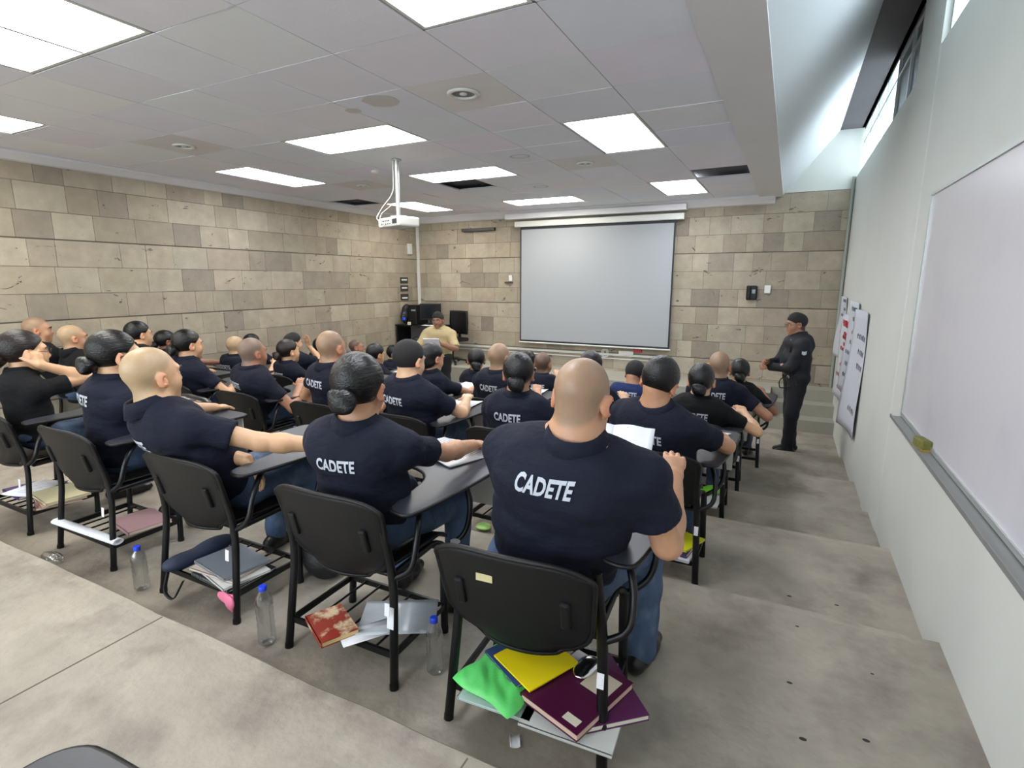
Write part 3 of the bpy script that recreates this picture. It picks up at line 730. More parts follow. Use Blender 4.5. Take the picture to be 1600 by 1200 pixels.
    for m_, h_ in rows_:
        for k in range(n_+1):
            a_ = -math.pi/2 + (k/n_-.5)*2*math.pi*.93; hh = h_*(1 - .25*max(0, math.sin(a_)))
            vs_.append(c0 + csd*(rr0*m_*math.cos(a_)) + cfw*(rr0*m_*1.04*math.sin(a_)) + cvec*hh)
    cb._add(vs_, [(r_*(n_+1)+k, r_*(n_+1)+k+1, (r_+1)*(n_+1)+k+1, (r_+1)*(n_+1)+k) for r_ in range(len(rows_)-1) for k in range(n_)])
    co_ = cb.build('collar', sm, so); md = co_.modifiers.new('solid', 'SOLIDIFY'); md.thickness = .003
    if word:
        o = base - ax*.118 + side*wdx + ax*wdz - fw*.5
        word_on(word, shm, so, o, side, ax, fw, wsize, 1.6)
    # ---- trousers and shoes
    jm = jeans or M_jean
    jp = []
    hipL = pel - side*.085*W; hipR = pel + side*.085*W
    if legs == 'sit':
        kn = knees or ((-.15, .60, .52), (.13, .60, .52)); ank = [(k_[0]*1.05, k_[1]-.04+.02, .085) for k_ in kn]
        hipL = np.array((pel[0]-.085*W, pel[1], pel[2]-.005)); hipR = np.array((pel[0]+.085*W, pel[1], pel[2]-.005))
        jp.append(cap(hipL + A3(.02, -.01, .015), hipR + A3(-.02, -.01, .015), .102*W, .102*W, k=.05))
        for hp, kk, aa in ((hipL, kn[0], ank[0]), (hipR, kn[1], ank[1])):
            kk = np.array(kk); aa = np.array(aa)
            jp += [cap(hp, kk, .092*W, .066*W, k=.05), cap(kk, aa, .064*W, .050*W, k=.03, cuts=((A3(0, 0, -1), -.055),))]
    else:
        jp.append(cap(hipL + side*.02 + A3(0,0,.02), hipR - side*.02 + A3(0,0,.02), .098*W, .098*W, k=.06)); jp.append(cap(pel + A3(0, 0, .02), pel + ax*.10, .13*W*.68, .125*W*.68, R=side, q=.68, k=.05))
        ank = []
        for hp, fx in ((hipL, -1), (hipR, 1)):
            aa = knees[0 if fx < 0 else 1]; aa = np.array(aa, float); kk = hp + (aa-hp)*.5 + nz(fw)*.015
            jp += [cap(hp, kk, .092*W, .068*W, k=.05), cap(kk, aa, .066*W, .058*W, k=.03, cuts=((A3(0, 0, -1), -.03),))]; ank.append(aa)
    jo = link('trousers', surface(jp, vc*1.25, disp=fold, name='trousers'), root, jm)
    for sg, aa in zip((-1, 1), ank):
        aa = np.array(aa, float); fd = fw if legs != 'sit' else nz(A3(sg*.15, 1, 0)); fd = nz(A3(fd[0], fd[1], 0)); sx_ = A3(fd[1], -fd[0], 0)
        g0 = A3(aa[0], aa[1], 0)
        pr_ = [cap(g0 - fd*.05 + A3(0, 0, .042), g0 + fd*.10 + A3(0, 0, .036), .042, .036, R=None, k=.02), cap(g0 + fd*.08 + A3(0, 0, .034), g0+fd*.175 + A3(0, 0, .028), .040, .028, k=.03), cap(g0 + A3(0, 0, .05), g0 + A3(0, 0, .10), .042, .045, k=.03)]
        link('shoe', surface(pr_, .009, post=lambda P, d: smax(d, .003-P[:, 2], .006), name='shoe'), root, M_shoe)
    if badge: return dict(SL=SL, SR=SR, ax=ax, side=side, fw=fw, ch=ch, pel=pel, base=base, shm=shm, so=so, WR=WR, WL=WL, ER=ER, EL=EL, T=T)
    return dict(WR=WR, WL=WL, ER=ER, EL=EL, base=base, ch=ch, H=H)

# ---------------------------------------------------------------- tablet-arm chairs
def chair_master():
    r = empty('tablet_arm_chair', (0, 0, 0))
    # seat shell
    def seat(u, v):
        x = (u-.5)*.46*(1-.10*(1-v)**2); y = .05+.41*v; z = .435 - .022*math.sin(math.pi*min(1, v*1.05))*(1-abs(2*u-1)**2) - (.035*max(0, (v-.86)/.14)**2) + .012*abs(2*u-1)**3
        return (x, y, z)
    b = MB(); b.sheet(seat, 14, 14, (0, 0, -.012)); b.build('seat', M_black, r)
    # back shell: wide top with rounded corners, narrowing towards a rounded bottom
    def back(u, v):
        wv = .262 - .030*(1-v)**1.5 - .030*max(0, (v-.84)/.16)**3; a = 2*u-1; aa = math.copysign(abs(a)**.92, a)
        if v < .36: wv *= max(.30, (1-((.36-v)/.37)**2.4))**.5
        x = wv*aa; z = .40+.355*v - .03*max(0, (v-.8)/.2)*abs(a)**4; y = .04 - .085*v - .035*(1-abs(a)**2) + .02
        return (x, y, z)
    b = MB(); b.sheet(back, 20, 18, (0, .014, .002)); bk = b.build('backrest', M_black, r)
    b = MB()       # recessed hand grip and rim on the rear of the shell
    P = [back(0, k/16) for k in range(17)] + [back(k/16, 1) for k in range(1, 17)] + [back(1, 1-k/16) for k in range(1, 17)] + [back(1-k/16, 0) for k in range(1, 17)]
    b.tube([(p[0], p[1]+.006, p[2]) for p in P], .0095, 6, cap=False)
    for sx in (-1, 1): b.box((sx*.175, -.002, .585), (.032, .03, .10), Rx(.22), .008)
    b.build('rim', M_black, bk)
    R0 = .0145
    for sx in (-1, 1):
        b = MB(); b.tube(round_path([(sx*.275, 0, 0), (sx*.252, .055, .43), (sx*.236, .005, .68)], .10, 5), R0, 8, flat=1.25)
        b.tube([(sx*.275, 0, 0), (sx*.274, .002, .02)], .018, 8); b.build('leg', M_blackm, r)
        b = MB(); b.tube(round_path([(sx*.262, .37, 0), (sx*.245, .40, .40), (sx*.22, .36, .415), (sx*.22, .10, .41)], .05, 4), R0, 8, flat=1.25)
        b.tube([(sx*.262, .37, 0), (sx*.262, .371, .02)], .018, 8); b.build('leg', M_blackm, r)
    b = MB()
    for y, x in ((.02, .265), (.375, .258)): b.box((0, y, .125), (2*x, .012, .026))
    for sx in (-1, 1): b.box((sx*.262, .197, .125), (.012, .36, .026))
    for k in range(5): b.tube([(-.17+.085*k, .02, .128), (-.17+.085*k, .375, .128)], .0055, 6)
    b.build('book_rack', M_blackm, r)
    b = MB()
    for sx in (-1, 1): b.tube([(sx*.16, .10, .408), (sx*.16, .36, .408)], .010, 8)
    for y in (.09, .35): b.tube([(-.235, y, .410), (.235, y, .410)], .011, 8)
    b.build('seat_brace', M_blackm, r)
    b = MB()
    b.tube(round_path([(.245, .395, .38), (.335, .44, .44), (.35, .47, .56), (.30, .50, .672)], .06, 5), .0125, 8)
    b.tube(round_path([(.247, .05, .42), (.335, .06, .47), (.335, .10, .60), (.28, .20, .672), (.22, .62, .672)], .06, 5), .0125, 8)
    b.box((.2, .62, .669), (.3, .02, .01)); b.build('tablet_support', M_blackm, r)
    top = [(.225, .10), (.25, .06), (.315, .05), (.345, .08), (.385, .42), (.40, .74), (.385, .79), (.34, .81), (-.02, .81), (-.07, .79), (-.09, .74), (-.085, .56), (-.05, .51), (.10, .47), (.175, .40), (.205, .30)]
    def rnd_(pts, n=3):
        for _ in range(2):
            q = []
            for i in range(len(pts)):
                a = pts[i]; c = pts[(i+1) % len(pts)]; q += [(a[0]*.75+c[0]*.25, a[1]*.75+c[1]*.25), (a[0]*.25+c[0]*.75, a[1]*.25+c[1]*.75)]
            pts = q
        return pts
    top = rnd_(top)
    b = MB(); b.prism(top, .679, .694); tb = b.build('tablet', M_tablet, r)
    b = MB(); b.tube([(x, y, .686) for x, y in top+[top[0]]], .0085, 6, cap=False); b.build('tablet_edge', M_black, tb)
    b = MB(); b.box((.215, .775, .555), (.30, .006, .235), bev=.003); o = b.build('tablet_front_panel', mat('panel_board', (190,187,178), .6), r)
    b = MB(); b.box((.262, -.004, .33), (.022, .0015, .05), Rx(-.1)); b.build('sticker', M_paper, r)
    return r
CHAIR0 = chair_master()
_used = [False]
def chair(x, y, z, rz, label, group='black tablet-arm chairs in tiered rows'):
    if not _used[0]: o = CHAIR0; _used[0] = True
    else: o = copy_tree(CHAIR0)
    o.location = (x, y, z); o.rotation_euler = (0, 0, rz); return tag(o, label, 'chair', group)

ROWN = {1: 'back row', 2: 'second row from back', 3: 'third row from back', 4: 'fourth row from back', 5: 'fifth row from back'}
ORD = ['first', 'second', 'third', 'fourth', 'fifth', 'sixth', 'seventh', 'eighth', 'ninth', 'tenth']
HN = {'grey': 'shaved head', 'tan': 'shaved head', 'dark': 'dark shaved head', 'light': 'pale shaved head', 'crop': 'cropped black hair', 'short': 'thick black hair', 'bun': 'hair bun', 'pony': 'low black ponytail'}
ROWY = {1: 1.38, 2: 2.86, 3: 4.05, 4: 4.96, 5: 5.98}
# row, seat from the aisle, chair x, chair turn, head top (x, y, height over tier), options
CAD = [
 (1, 0, -.67, .06, (-.515, 1.50, 1.295), dict(pelvis=(.0, .235, .545), wdz=.035, wdx=-.02, hair='tan', tint='a', build=1.27, hs=1.0, near=True, yaw=-4, pitch=-14, roll=3, syaw=-2, sroll=3, rh=(.37, .42, .86), rpole=(.35, -.3, -1.5), knees=((-.15, .60, .52), (.25, .57, .52)), lh=(-.02, .66, .72), rcurl=1.3, lcurl=1.2, wsize=.175, jeans=M_jean)),
 (1, 1, -1.48, .02, (-1.42, 1.52, 1.25), dict(hair='bun', tint='a', female=True, build=1.16, near=True, yaw=18, pitch=-8, syaw=7, knees=((-.13, .60, .52), (.20, .58, .52)), rh=(.22, .80, .735), rpole=(.6, -.2, -.8), lh=(-.02, .70, .72), rcurl=1.3, wsize=.16, hs=1.04)),
 (1, 2, -2.37, .0, (-2.52, 1.37, 1.23), dict(hair='light', tint='b', build=1.08, near=True, yaw=-2, pitch=2, syaw=-14, rh=(.52, .46, .73), rpole=(.2, -.3, -1), pelvis=(0, .25, .545), lh=(.19, .19, .70), lpole=(-.9, 0, -.6), rcurl=.4, lcurl=.7, lfd=(.15, .5, -1), ln=(-.2, -1, -.4), wsize=.185, hs=1.09)),
 (1, 3, -3.36, .0, (-3.28, 1.62, 1.25), dict(hair='bun', tint='b', female=True, near=True, yaw=-14, syaw=-14, rh=(.16, .76, .72), rcurl=.3, specs=True, hs=1.08, build=1.1)),
 (1, 4, -4.26, .0, (-4.28, 1.60, 1.21), dict(hair='bun', hairm=M_hair_b, tint='b', female=True, near=True, yaw=-12, syaw=-10, rh=(.10, .25, 1.00), rpole=(.5, .7, -2.2), rfd=(-.35, -.1, .9), rn=(-1, 0, 0), rcurl=.7, specs=True, word=None, shirt=M_shirt_b, hs=1.08)),
 (2, 0, -.60, .0, (-.56, 2.98, 1.24), dict(hair='short', tint='a', build=1.16, yaw=-6, pitch=-24, roll=12, syaw=-10, sroll=-4, rh=(.24, .55, .745), rpole=(1, -.1, -.5), hs=1.1, wsize=.18)),
 (2, 1, -1.52, .0, (-1.49, 3.02, 1.21), dict(hair='bun', tint='a', female=True, build=1.2, hs=1.08, yaw=20, rh=(.14, .66, .74), wsize=.18)),
 (2, 2, -2.36, .0, (-2.32, 3.0, 1.25), dict(hair='short', hairm=M_crop, tint='d', build=1.12, yaw=-8, pitch=-10, syaw=-12, rh=(.22, .58, .76), rpole=(.9, -.5, -.7), hs=1.09)),
 (2, 3, -3.12, .0, (-3.06, 2.98, 1.29), dict(hair='tan', tint='a', build=1.12, yaw=2, syaw=-10, hs=1.1, lh=(-.20, .40, .60), lpole=(-1, -.2, -.4), sleeve=.52)),
 (2, 4, -4.02, .0, (-3.98, 3.0, 1.19), dict(hair='grey', tint='c', build=1.12, yaw=-6, syaw=-16, rh=(.26, .42, .74), hs=1.08)),
 (2, 5, -4.90, .0, (-4.84, 3.0, 1.22), dict(hair='bun', tint='b', female=True, yaw=-14, syaw=-12, rh=(.30, .50, .74), hs=1.08, build=1.15)),
 (2, 6, -5.62, .0, (-5.88, 3.15, 1.25), dict(hair='short', tint='b', yaw=-8, syaw=-6, hs=1.05, shirt=M_shirt_b)),
 (2, 7, -6.12, .0, (-6.12, 2.68, 1.24), dict(hair='light', tint='a', yaw=-12, syaw=-10, hs=1.06, shirt=M_shirt_b, pelvis=(0, .10, .53))),
 (2, 8, -6.64, .0, (-6.64, 2.62, 1.30), dict(hair='tan', tint='a', yaw=-26, syaw=-12, hs=1.06, shirt=M_shirt_b, word=None, pelvis=(0, .05, .53))),
 (3, 0, -.58, .0, (-.54, 4.24, 1.16), dict(hair='bun', tint='b', female=True, yaw=3, hs=1.08, build=1.15, shirt=M_shirt_b, rh=(.34, .52, .74), rpole=(1, -.2, -.6))),
 (3, 1, -1.46, .0, (-1.43, 4.3, 1.19), dict(hair='short', tint='b', yaw=0, pitch=-20, hs=1.06)),
 (3, 2, -2.30, .0, (-2.27, 4.2, 1.23), dict(hair='tan', tint='a', build=1.12, yaw=-12, hs=1.1, specs=True, syaw=-6, word='CADETE')),
 (3, 3, -3.06, .0, (-2.98, 4.2, 1.19), dict(hair='pony', tint='a', female=True, yaw=-22, pitch=-10, syaw=-18, rh=(.36, .62, .73), rpole=(.5, -.3, -.8), hs=1.08, build=1.12, word=None)),
 (3, 4, -4.25, .0, (-4.22, 4.3, 1.06), dict(hair='bun', tint='b', female=True, yaw=-10, hs=1.05)),
 (3, 5, -5.0, .0, (-4.96, 4.2, 1.13), dict(hair='bun', hairm=M_hair_b, tint='b', female=True, yaw=-16, syaw=-10, hs=1.06)),
 (3, 6, -5.94, .0, (-5.92, 4.25, 1.12), dict(hair='light', tint='b', yaw=-8, hs=1.04, rh=(.25, .55, .76))),
 (3, 7, -6.62, .0, (-6.63, 3.85, 1.19), dict(hair='bun', tint='e', female=True, yaw=-20, hs=1.02, word=None, pelvis=(0, .12, .53))),
 (4, 0, -.54, .0, (-.51, 5.15, 1.25), dict(hair='tan', tint='c', build=1.1, hs=1.12, yaw=-2, rh=(.32, .42, .74), rpole=(1, -.2, -.7))),
 (4, 1, -1.34, .0, (-1.30, 5.38, 1.06), dict(hair='short', hairm=M_crop, tint='a', yaw=-12, pitch=-40, hs=1.05, shirt=M_shirt_l, build=1.15, word='CADETE')),
 (4, 2, -2.28, .0, (-2.28, 5.2, 1.13), dict(hair='dark', tint='c', yaw=-3, hs=1.06)),
 (4, 3, -3.06, .0, (-3.04, 5.1, 1.14), dict(hair='bun', tint='c', female=True, yaw=30, hs=1.08)),
 (4, 4, -4.58, .0, (-4.55, 5.2, 1.10), dict(hair='bun', tint='a', female=True, yaw=-18, pitch=-10, hs=1.07, word=None)),
 (4, 5, -5.84, .0, (-5.81, 5.0, 1.19), dict(hair='crop', tint='b', yaw=-22, hs=1.06, rh=(.05, .30, 1.00), rpole=(.6, .6, -1), rfd=(-.2, 0, 1), rn=(0, -1, 0), word=None)),
 (4, 6, -6.60, .0, (-6.60, 5.0, 1.15), dict(hair='short', tint='c', hs=1.04, word=None)),
 (5, 0, -.42, .0, (-.40, 6.15, 1.16), dict(hair='bun', tint='c', female=True, yaw=6, hs=1.1, shirt=M_shirt_b, word=None, build=1.15)),
 (5, 1, -2.88, .0, (-2.87, 6.1, 1.10), dict(hair='short', tint='b', hs=1.04, word=None)),
 (5, 2, -5.1, .0, (-5.09, 6.2, 1.05), dict(hair='short', tint='b', female=True, yaw=-75, syaw=-30, hs=1.03, word=None)),
 (5, 3, -5.95, .0, (-5.93, 6.3, 1.08), dict(hair='dark', tint='c', yaw=-50, syaw=-15, hs=1.03, word=None)),
 (5, 4, -6.5, .0, (-6.30, 5.95, 1.12), dict(hair='bun', tint='b', female=True, yaw=-16, hs=1.03, word=None)),
]
PERS = {}
for row, seat_i, cx, crz, ht, o in CAD:
    y0 = ROWY[row]; z0 = TIERS[row][0]
    if (row, seat_i) in ((2, 7), (2, 8)): y0 = 2.79
    if (row, seat_i) == (3, 7): y0 = 3.93
    if (row, seat_i) == (2, 6): y0 = 2.92
    seatn = ORD[seat_i]+' from aisle'
    shn = {'navy_cotton': 'navy polo', 'black_cotton': 'black polo', 'blue_cotton': 'bright blue polo'}[(o.get('shirt') or M_shirt).name]
    lab = 'cadet with %s, %s, %s, %s' % (HN[o['hair']], shn, ROWN[row], seatn)
    chair(cx, y0, z0, crz, 'black tablet-arm chair in the %s, %s' % (ROWN[row], seatn))
    r = empty('person', (cx, y0, z0), lab, 'person', 'cadets seated in the tiered rows', rz=0)
    o.setdefault('word', 'CADETE')
    PERS[(row, seat_i)] = person(r, (ht[0]-cx, ht[1]-y0, ht[2]), **o)

# ---------------------------------------------------------------- the two standing people
r = empty('person', (.14, 7.18, 0), 'officer in dark uniform and glasses standing on the aisle steps by the wall', 'person', rz=math.radians(108))
M_unif = mat('uniform_cloth', (17,19,27), .75, var=.08, vscale=8, bump=.2, bscale=30)
J = person(r, (0, .03, 1.70), yaw=0, pitch=-6, hs=1.04, pelvis=(0, -.02, .95), build=1.16, hair='crop', tint='c', shirt=M_unif, word=None, specs=True, jeans=M_unif, legs='stand', long_sleeve=True,
       rh=(-.02, .33, 1.12), lh=(.0, .30, 1.06), rpole=(.7, -.6, -.5), lpole=(-.7, -.6, -.5), rcurl=1.3, lcurl=1.4, rn=(-1, 0, -.3), ln=(1, 0, -.3), knees=((-.085, .03, .085), (.09, -.06, .085)), badge=True)
def on_body(J, bm, name, m, parent): o = bm.build(name, m, parent); return o
b = MB(); pel = J['pel'] + J['ax']*.035
pts = [pel + J['side']*(.172*math.cos(t)) + J['fw']*(.122*math.sin(t)) for t in [k*2*math.pi/28 for k in range(29)]]
b.tube(pts, .024, 6, cap=False, flat=1.0); belt = b.build('duty_belt', M_shoe, r)
b = MB(); b.box((-.175, .02, .93), (.035, .09, .14), bev=.01); b.box((-.19, .02, .985), (.03, .05, .05), bev=.008); b.box((-.15, -.07, .95), (.05, .05, .08), bev=.008); b.build('holster', M_shoe, belt)
b = MB(); b.tube([(-.135+.03*math.cos(t), .115, .955+.03*math.sin(t)) for t in [k*math.pi/8 for k in range(9)]], .005, 6); b.build('cuffs', M_alu, belt)
b = MB(); b.tube(round_path([(-.12, .13, .98), (-.14, .21, .93), (-.13, .20, .82), (-.16, .09, .86)], .05, 4), .007, 6); b.build('radio_cord', M_shoe, belt)
def patch(pts, m, name, depth, host=None):
    return None
b = MB(); c = J['SL'] + A3(-.068, 0, -.075); b.prism([(.0, -.032), (.024, -.02), (.026, .022), (0, .03), (-.026, .022), (-.024, -.02)], -.004, .004, Matrix(((0, 0, 1), (1, 0, 0), (0, 1, 0))))
o = b.build('sleeve_patch', mat('patch_cloth', (180,186,192), .8, var=.3, vscale=90), J['so']); o.location = c
b = MB(); b.prism([(0, -.036), (.020, -.016), (.024, .018), (.010, .026), (0, .020), (-.010, .026), (-.024, .018), (-.020, -.016)], -.003, .004, Matrix(((1, 0, 0), (0, 0, 1), (0, 1, 0))))
o = b.build('badge', mat('gold_badge', (214,190,110), .3, metal=.6), J['so']); o.location = J['ch'] + A3(-.075, .125, .045)
b = MB(); b.box((0, 0, 0), (.03, .006, .012)); o = b.build('collar_pin', M_alu, J['so']); o.location = J['base'] + A3(-.03, .075, -.025)
b = MB()
for k in range(2): b.box((-.06+.12*k, .130, -.02), (.095, .012, .09), bev=.004)
o = b.build('chest_pocket', M_unif, J['so']); o.location = J['ch'] + A3(0, 0, -.01)

r = empty('person', (-5.02, 7.25, 0), 'presenter in beige polo and black trousers reading from white sheets', 'person', rz=math.radians(200))
M_beige = mat('beige_cotton', (182,163,122), .85, var=.08, vscale=8, bump=.25, bscale=26)
J2 = person(r, (0, .06, 1.58), yaw=-8, pitch=-8, roll=4, hs=1.06, pelvis=(0, .0, .86), build=1.18, hair='crop', tint='e', shirt=M_beige, word=None, jeans=mat('black_trousers', (20,18,20), .8), legs='stand', sleeve=.9,
       rh=(.10, .33, 1.06), lh=(-.11, .33, 1.10), rpole=(1, -.3, -.6), lpole=(-1, -.3, -.6), rcurl=1.0, lcurl=1.0, rn=(-.6, 0, .6), ln=(.6, 0, .6), knees=((-.10, .0, .085), (.10, .0, .085)))
rr = math.radians(200)
def w_of(l, base=(-5.02, 7.25, 0), a=rr): return (base[0]+l[0]*math.cos(a)-l[1]*math.sin(a), base[1]+l[0]*math.sin(a)+l[1]*math.cos(a), base[2]+l[2])

# ---------------------------------------------------------------- things
def box_thing(name, loc, size, m, label, cat, rz=0, group=None, bev=.004, parts=None, rx=0):
    b = MB(); b.box((0, 0, size[2]/2), size, bev=bev)
    if parts:
        root = empty(name, loc, label, cat, group, rz); root.rotation_euler = (rx, 0, rz); b.build(parts, m, root); return root
    o = b.build(name, m, None, loc); o.rotation_euler = (rx, 0, rz); return tag(o, label, cat, group)
def sheet_paper(loc, size, rz, label, rx=0, ry=0, curl=.006, cat='paper', group=None, name='paper_sheet', m=None, lines=True):
    root = empty(name, loc, label, cat, group, rz); root.rotation_euler = (rx, ry, rz)
    b = MB(); b.sheet(lambda u, v: ((u-.5)*size[0], (v-.5)*size[1], .0015+curl*(abs(2*u-1)**3)), 10, 2, (0, 0, .0012)); b.build('page', m or M_paper, root)
    if lines:
        b = MB()
        for k in range(9):
            y = size[1]*(.36-.08*k); W = size[0]*(.36 if k % 4 else .26); b.box((-size[0]*.02, y, .0034+.0), (W*1.5, size[1]*.008, .0004))
        b.build('print', mat('grey_ink', (120,122,132), .8), root)
    return root
def book(loc, size, rz, cover, label, cat='book', name='paperback_book', pages=(214,205,180), tilt=(0, 0), deco=None, group=None):
    root = empty(name, loc, label, cat, group); root.rotation_euler = (tilt[0], tilt[1], rz)
    w_, d_, h_ = size
    b = MB(); b.box((0, 0, .0015), (w_, d_, .003)); b.box((0, 0, h_-.0015), (w_, d_, .003)); b.box((-w_/2+.0015, 0, h_/2), (.003, d_, h_)); b.build('cover', cover, root)
    b = MB(); b.box((.002, 0, h_/2), (w_-.008, d_-.006, h_-.006)); b.build('pages', mat('pages_%d' % pages[2], pages, .8, var=.08, vscale=300, stretch=(.01, .01, 1)), root)
    if deco:
        for nm, c, sz, m in deco:
            b = MB(); b.box((c[0], c[1], h_+.0004), (sz[0], sz[1], .0008)); b.build(nm, m, root)
    return root
def spiral(loc, size, rz, cover, label, name='spiral_notebook', tilt=(0, 0)):
    root = book(loc, size, rz, cover, label, 'notebook', name, (226,226,226), tilt)
    b = MB(); n = int(size[1]/.012)
    for k in range(n):
        y = -size[1]/2+.01+(size[1]-.02)*k/(n-1); b.tube([(-size[0]/2+.004*math.cos(t)-.001, y, size[2]/2+(size[2]/2+.003)*math.sin(t)) for t in [i*math.pi/4 for i in range(9)]], .0011, 4, cap=False)
    b.build('spiral_wire', M_alu, root); return root
def lump(name, loc, blobs, m, label, cat, vox=.008, disp=.003, seed=1, rz=0, parent=None, group=None):
    P = [ell(c, rr_, None, k=.03) for c, rr_ in blobs]; f = fold_fn(seed, disp)
    o = link(name, surface(P, vox, disp=f, name=name), parent, m, loc); o.rotation_euler = (0, 0, rz)
    if parent is None: tag(o, label, cat, group)
    return o
def bottle(loc, h, label, rad=.033, tip=None, name='water_bottle', lab=None, cap=None):
    root = empty(name, loc, label, 'bottle', 'clear plastic water bottles')
    if tip: root.rotation_euler = tip
    pr = [(.004, .004), (rad*.75, .0), (rad, .012), (rad, .05*h/.24)]
    for k in range(4):
        z = (.07+.028*k)*h/.24; pr += [(rad*.93, z), (rad, z+.012*h/.24)]
    pr += [(rad, .175*h/.24), (rad*.8, .2*h/.24), (rad*.42, .222*h/.24), (rad*.40, h-.012)]
    b = MB(); b.lathe(pr, 20); b.build('bottle_body', M_bottle, root)
    b = MB(); b.lathe([(rad*.46, h-.016), (rad*.46, h+.002), (rad*.4, h+.004)], 16); b.build('cap', cap or M_cap, root)
    if lab:
        b = MB(); b.lathe([(rad*1.01, .095*h/.24), (rad*1.01, .145*h/.24)], 20); b.build('label_band', lab, root)
    return root
M_bottle = bpy.data.materials.new('bottle_plastic'); M_bottle.use_nodes = True
_n = M_bottle.node_tree; _n.nodes.clear(); _o = _n.nodes.new('ShaderNodeOutputMaterial'); _m = _n.nodes.new('ShaderNodeMixShader'); _t = _n.nodes.new('ShaderNodeBsdfTransparent'); _g = _n.nodes.new('ShaderNodeBsdfGlossy'); _l = _n.nodes.new('ShaderNodeLayerWeight')
_t.inputs[0].default_value = (.90, .92, .93, 1); _g.inputs['Roughness'].default_value = .12; _l.inputs[0].default_value = .45
_n.links.new(_l.outputs['Facing'], _m.inputs[0]); _n.links.new(_t.outputs[0], _m.inputs[1]); _n.links.new(_g.outputs[0], _m.inputs[2]); _n.links.new(_m.outputs[0], _o.inputs[0])
def at(row, seat_i, x, y, z=0):      # point in the frame of a chair
    for r_, s_, cx, crz, ht, o in CAD:
        if (r_, s_) == (row, seat_i):
            y0 = ROWY[row]; c, s = math.cos(crz), math.sin(crz); return (cx + c*x - s*y, y0 + s*x + c*y, TIERS[row][0]+z)
RK, TB = .139, .6965      # top of a rack, top of a tablet
C_ = lambda n, c, r=.5: mat(n, c, r)
# nearest chair
book(at(1,0,.17,.05,RK), (.24, .30, .012), 1.62, C_('white_cover', (205,205,200)), 'white notebook lowest on the right of the rack under the nearest chair', 'notebook', 'exercise_notebook', (225,225,222))
book(at(1,0,.21,.14,RK+.013), (.25, .29, .022), .72, C_('plum_cover_b', (88,34,78), .35), 'plum book poking out right beneath the large maroon book', pages=(220,214,200))
book(at(1,0,.165,.09,RK+.037), (.235, .30, .026), -.42+.10, C_('plum_cover', (74,20,52), .3), 'large maroon book with barcode on rack of nearest chair', pages=(206,176,160),
     deco=[('cover_picture', (.045, .07), (.10, .10), C_('cream_print', (196,184,160))), ('barcode_label', (.07, -.115), (.055, .03), C_('label_cream', (214,206,186)))])
book(at(1,0,-.08,.06,RK), (.26, .22, .012), .06, C_('clear_folder', (176,196,190), .3), 'grey green folder at the bottom left of the nearest rack', 'folder', 'document_folder', (210,214,210))
def pillow(name, loc, size, m, label, cat, rz=0, seed=1, amp=.006, tilt=(0, 0)):
    r_ = random.Random(seed); W = [(r_.uniform(8, 40), r_.uniform(8, 40), r_.uniform(0, 6)) for _ in range(6)]
    def h(u, v): return sum(math.sin(a*u+b_*v+c) for a, b_, c in W)/4*amp
    b = MB(); n = 26
    def f(u, v, sg):
        a, c = 2*u-1, 2*v-1; e = max(0, 1-abs(a)**6)*max(0, 1-abs(c)**6); w_ = 1+.05*math.sin(5*c+seed)
        return ((a*size[0]/2)*w_, (c*size[1]/2)*(1+.05*math.sin(4*a+2*seed)), size[2]*(.5+sg*.5*e**.5) + (h(u, v)*e if sg > 0 else 0))
    b.sheet(lambda u, v: f(u, v, 1), n, n); b.sheet(lambda u, v: f(1-u, v, -1), n, n)
    o = b.build(name, m, None, loc); o.rotation_euler = (tilt[0], tilt[1], rz); return tag(o, label, cat)
pillow('plastic_bag', at(1,0,-.09,.07,RK+.013), (.26, .25, .045), C_('green_plastic', (92,205,104), .32), 'bright green plastic bag on the rack of the nearest chair', 'bag', -.25, 5, .010)
book(at(1,0,-.065,.13,RK+.060), (.20, .15, .012), -.62+.1, C_('navy_cover', (52,74,116), .4), 'navy and white booklet lying on the green plastic bag', 'booklet', 'booklet', (226,226,226), tilt=(.04, .03), deco=[('title_block', (0, .01), (.12, .03), M_paper), ('title_block', (0, -.035), (.12, .02), M_paper)])
book(at(1,0,.0,.14,RK+.078), (.20, .22, .006), -.55+.1, C_('yellow_cover', (238,214,20), .45), 'yellow folder lying over the navy booklet and green bag', 'folder', 'document_folder', (232,160,40), tilt=(0, .05))
lump('foil_wrapper', at(1,0,.16,.17,RK+.072), [((0, 0, 0), (.035, .05, .010)), ((.02, .03, .004), (.025, .025, .010))], mat('foil', (215,215,220), .18, metal=1), 'crumpled silver foil wrapper on the maroon book', 'wrapper', .005, .006, 9)
b = MB(); b.box((-.075, -.0395, .665), (.055, .0012, .024)); o = b.build('price_sticker', C_('yellowed_label', (196,184,140)), [c for c in CHAIR0.children if c.name.startswith('backrest')][0]); 
bottle(at(1,0,-.44,.18), .235, 'empty water bottle standing behind the nearest chair left rear leg')
sheet_paper(at(1,0,-.02,.0,.0), (.035, .05), .5, 'scrap of white paper on the floor under the nearest chair', lines=False, name='paper_scrap')
# open book held by the nearest cadet
root = empty('open_book', at(1,0,.10,.72,.83), 'open white book held up by the cadet of the nearest chair', 'book', rz=.1); root.rotation_euler = (math.radians(38), 0, .1)
for sg, w0 in ((-1, .16), (1, .17)):
    b = MB(); b.sheet(lambda u, v, sg=sg, w0=w0: (sg*u*w0, (v-.5)*.25, .012*math.sin(math.pi*min(1, u*1.3))), 8, 2, (0, 0, -.008)); b.build('page_block', M_paper, root)
sheet_paper(at(1,0,.16,.66,TB), (.21, .28), .2, 'white sheet on the tablet of the nearest chair')
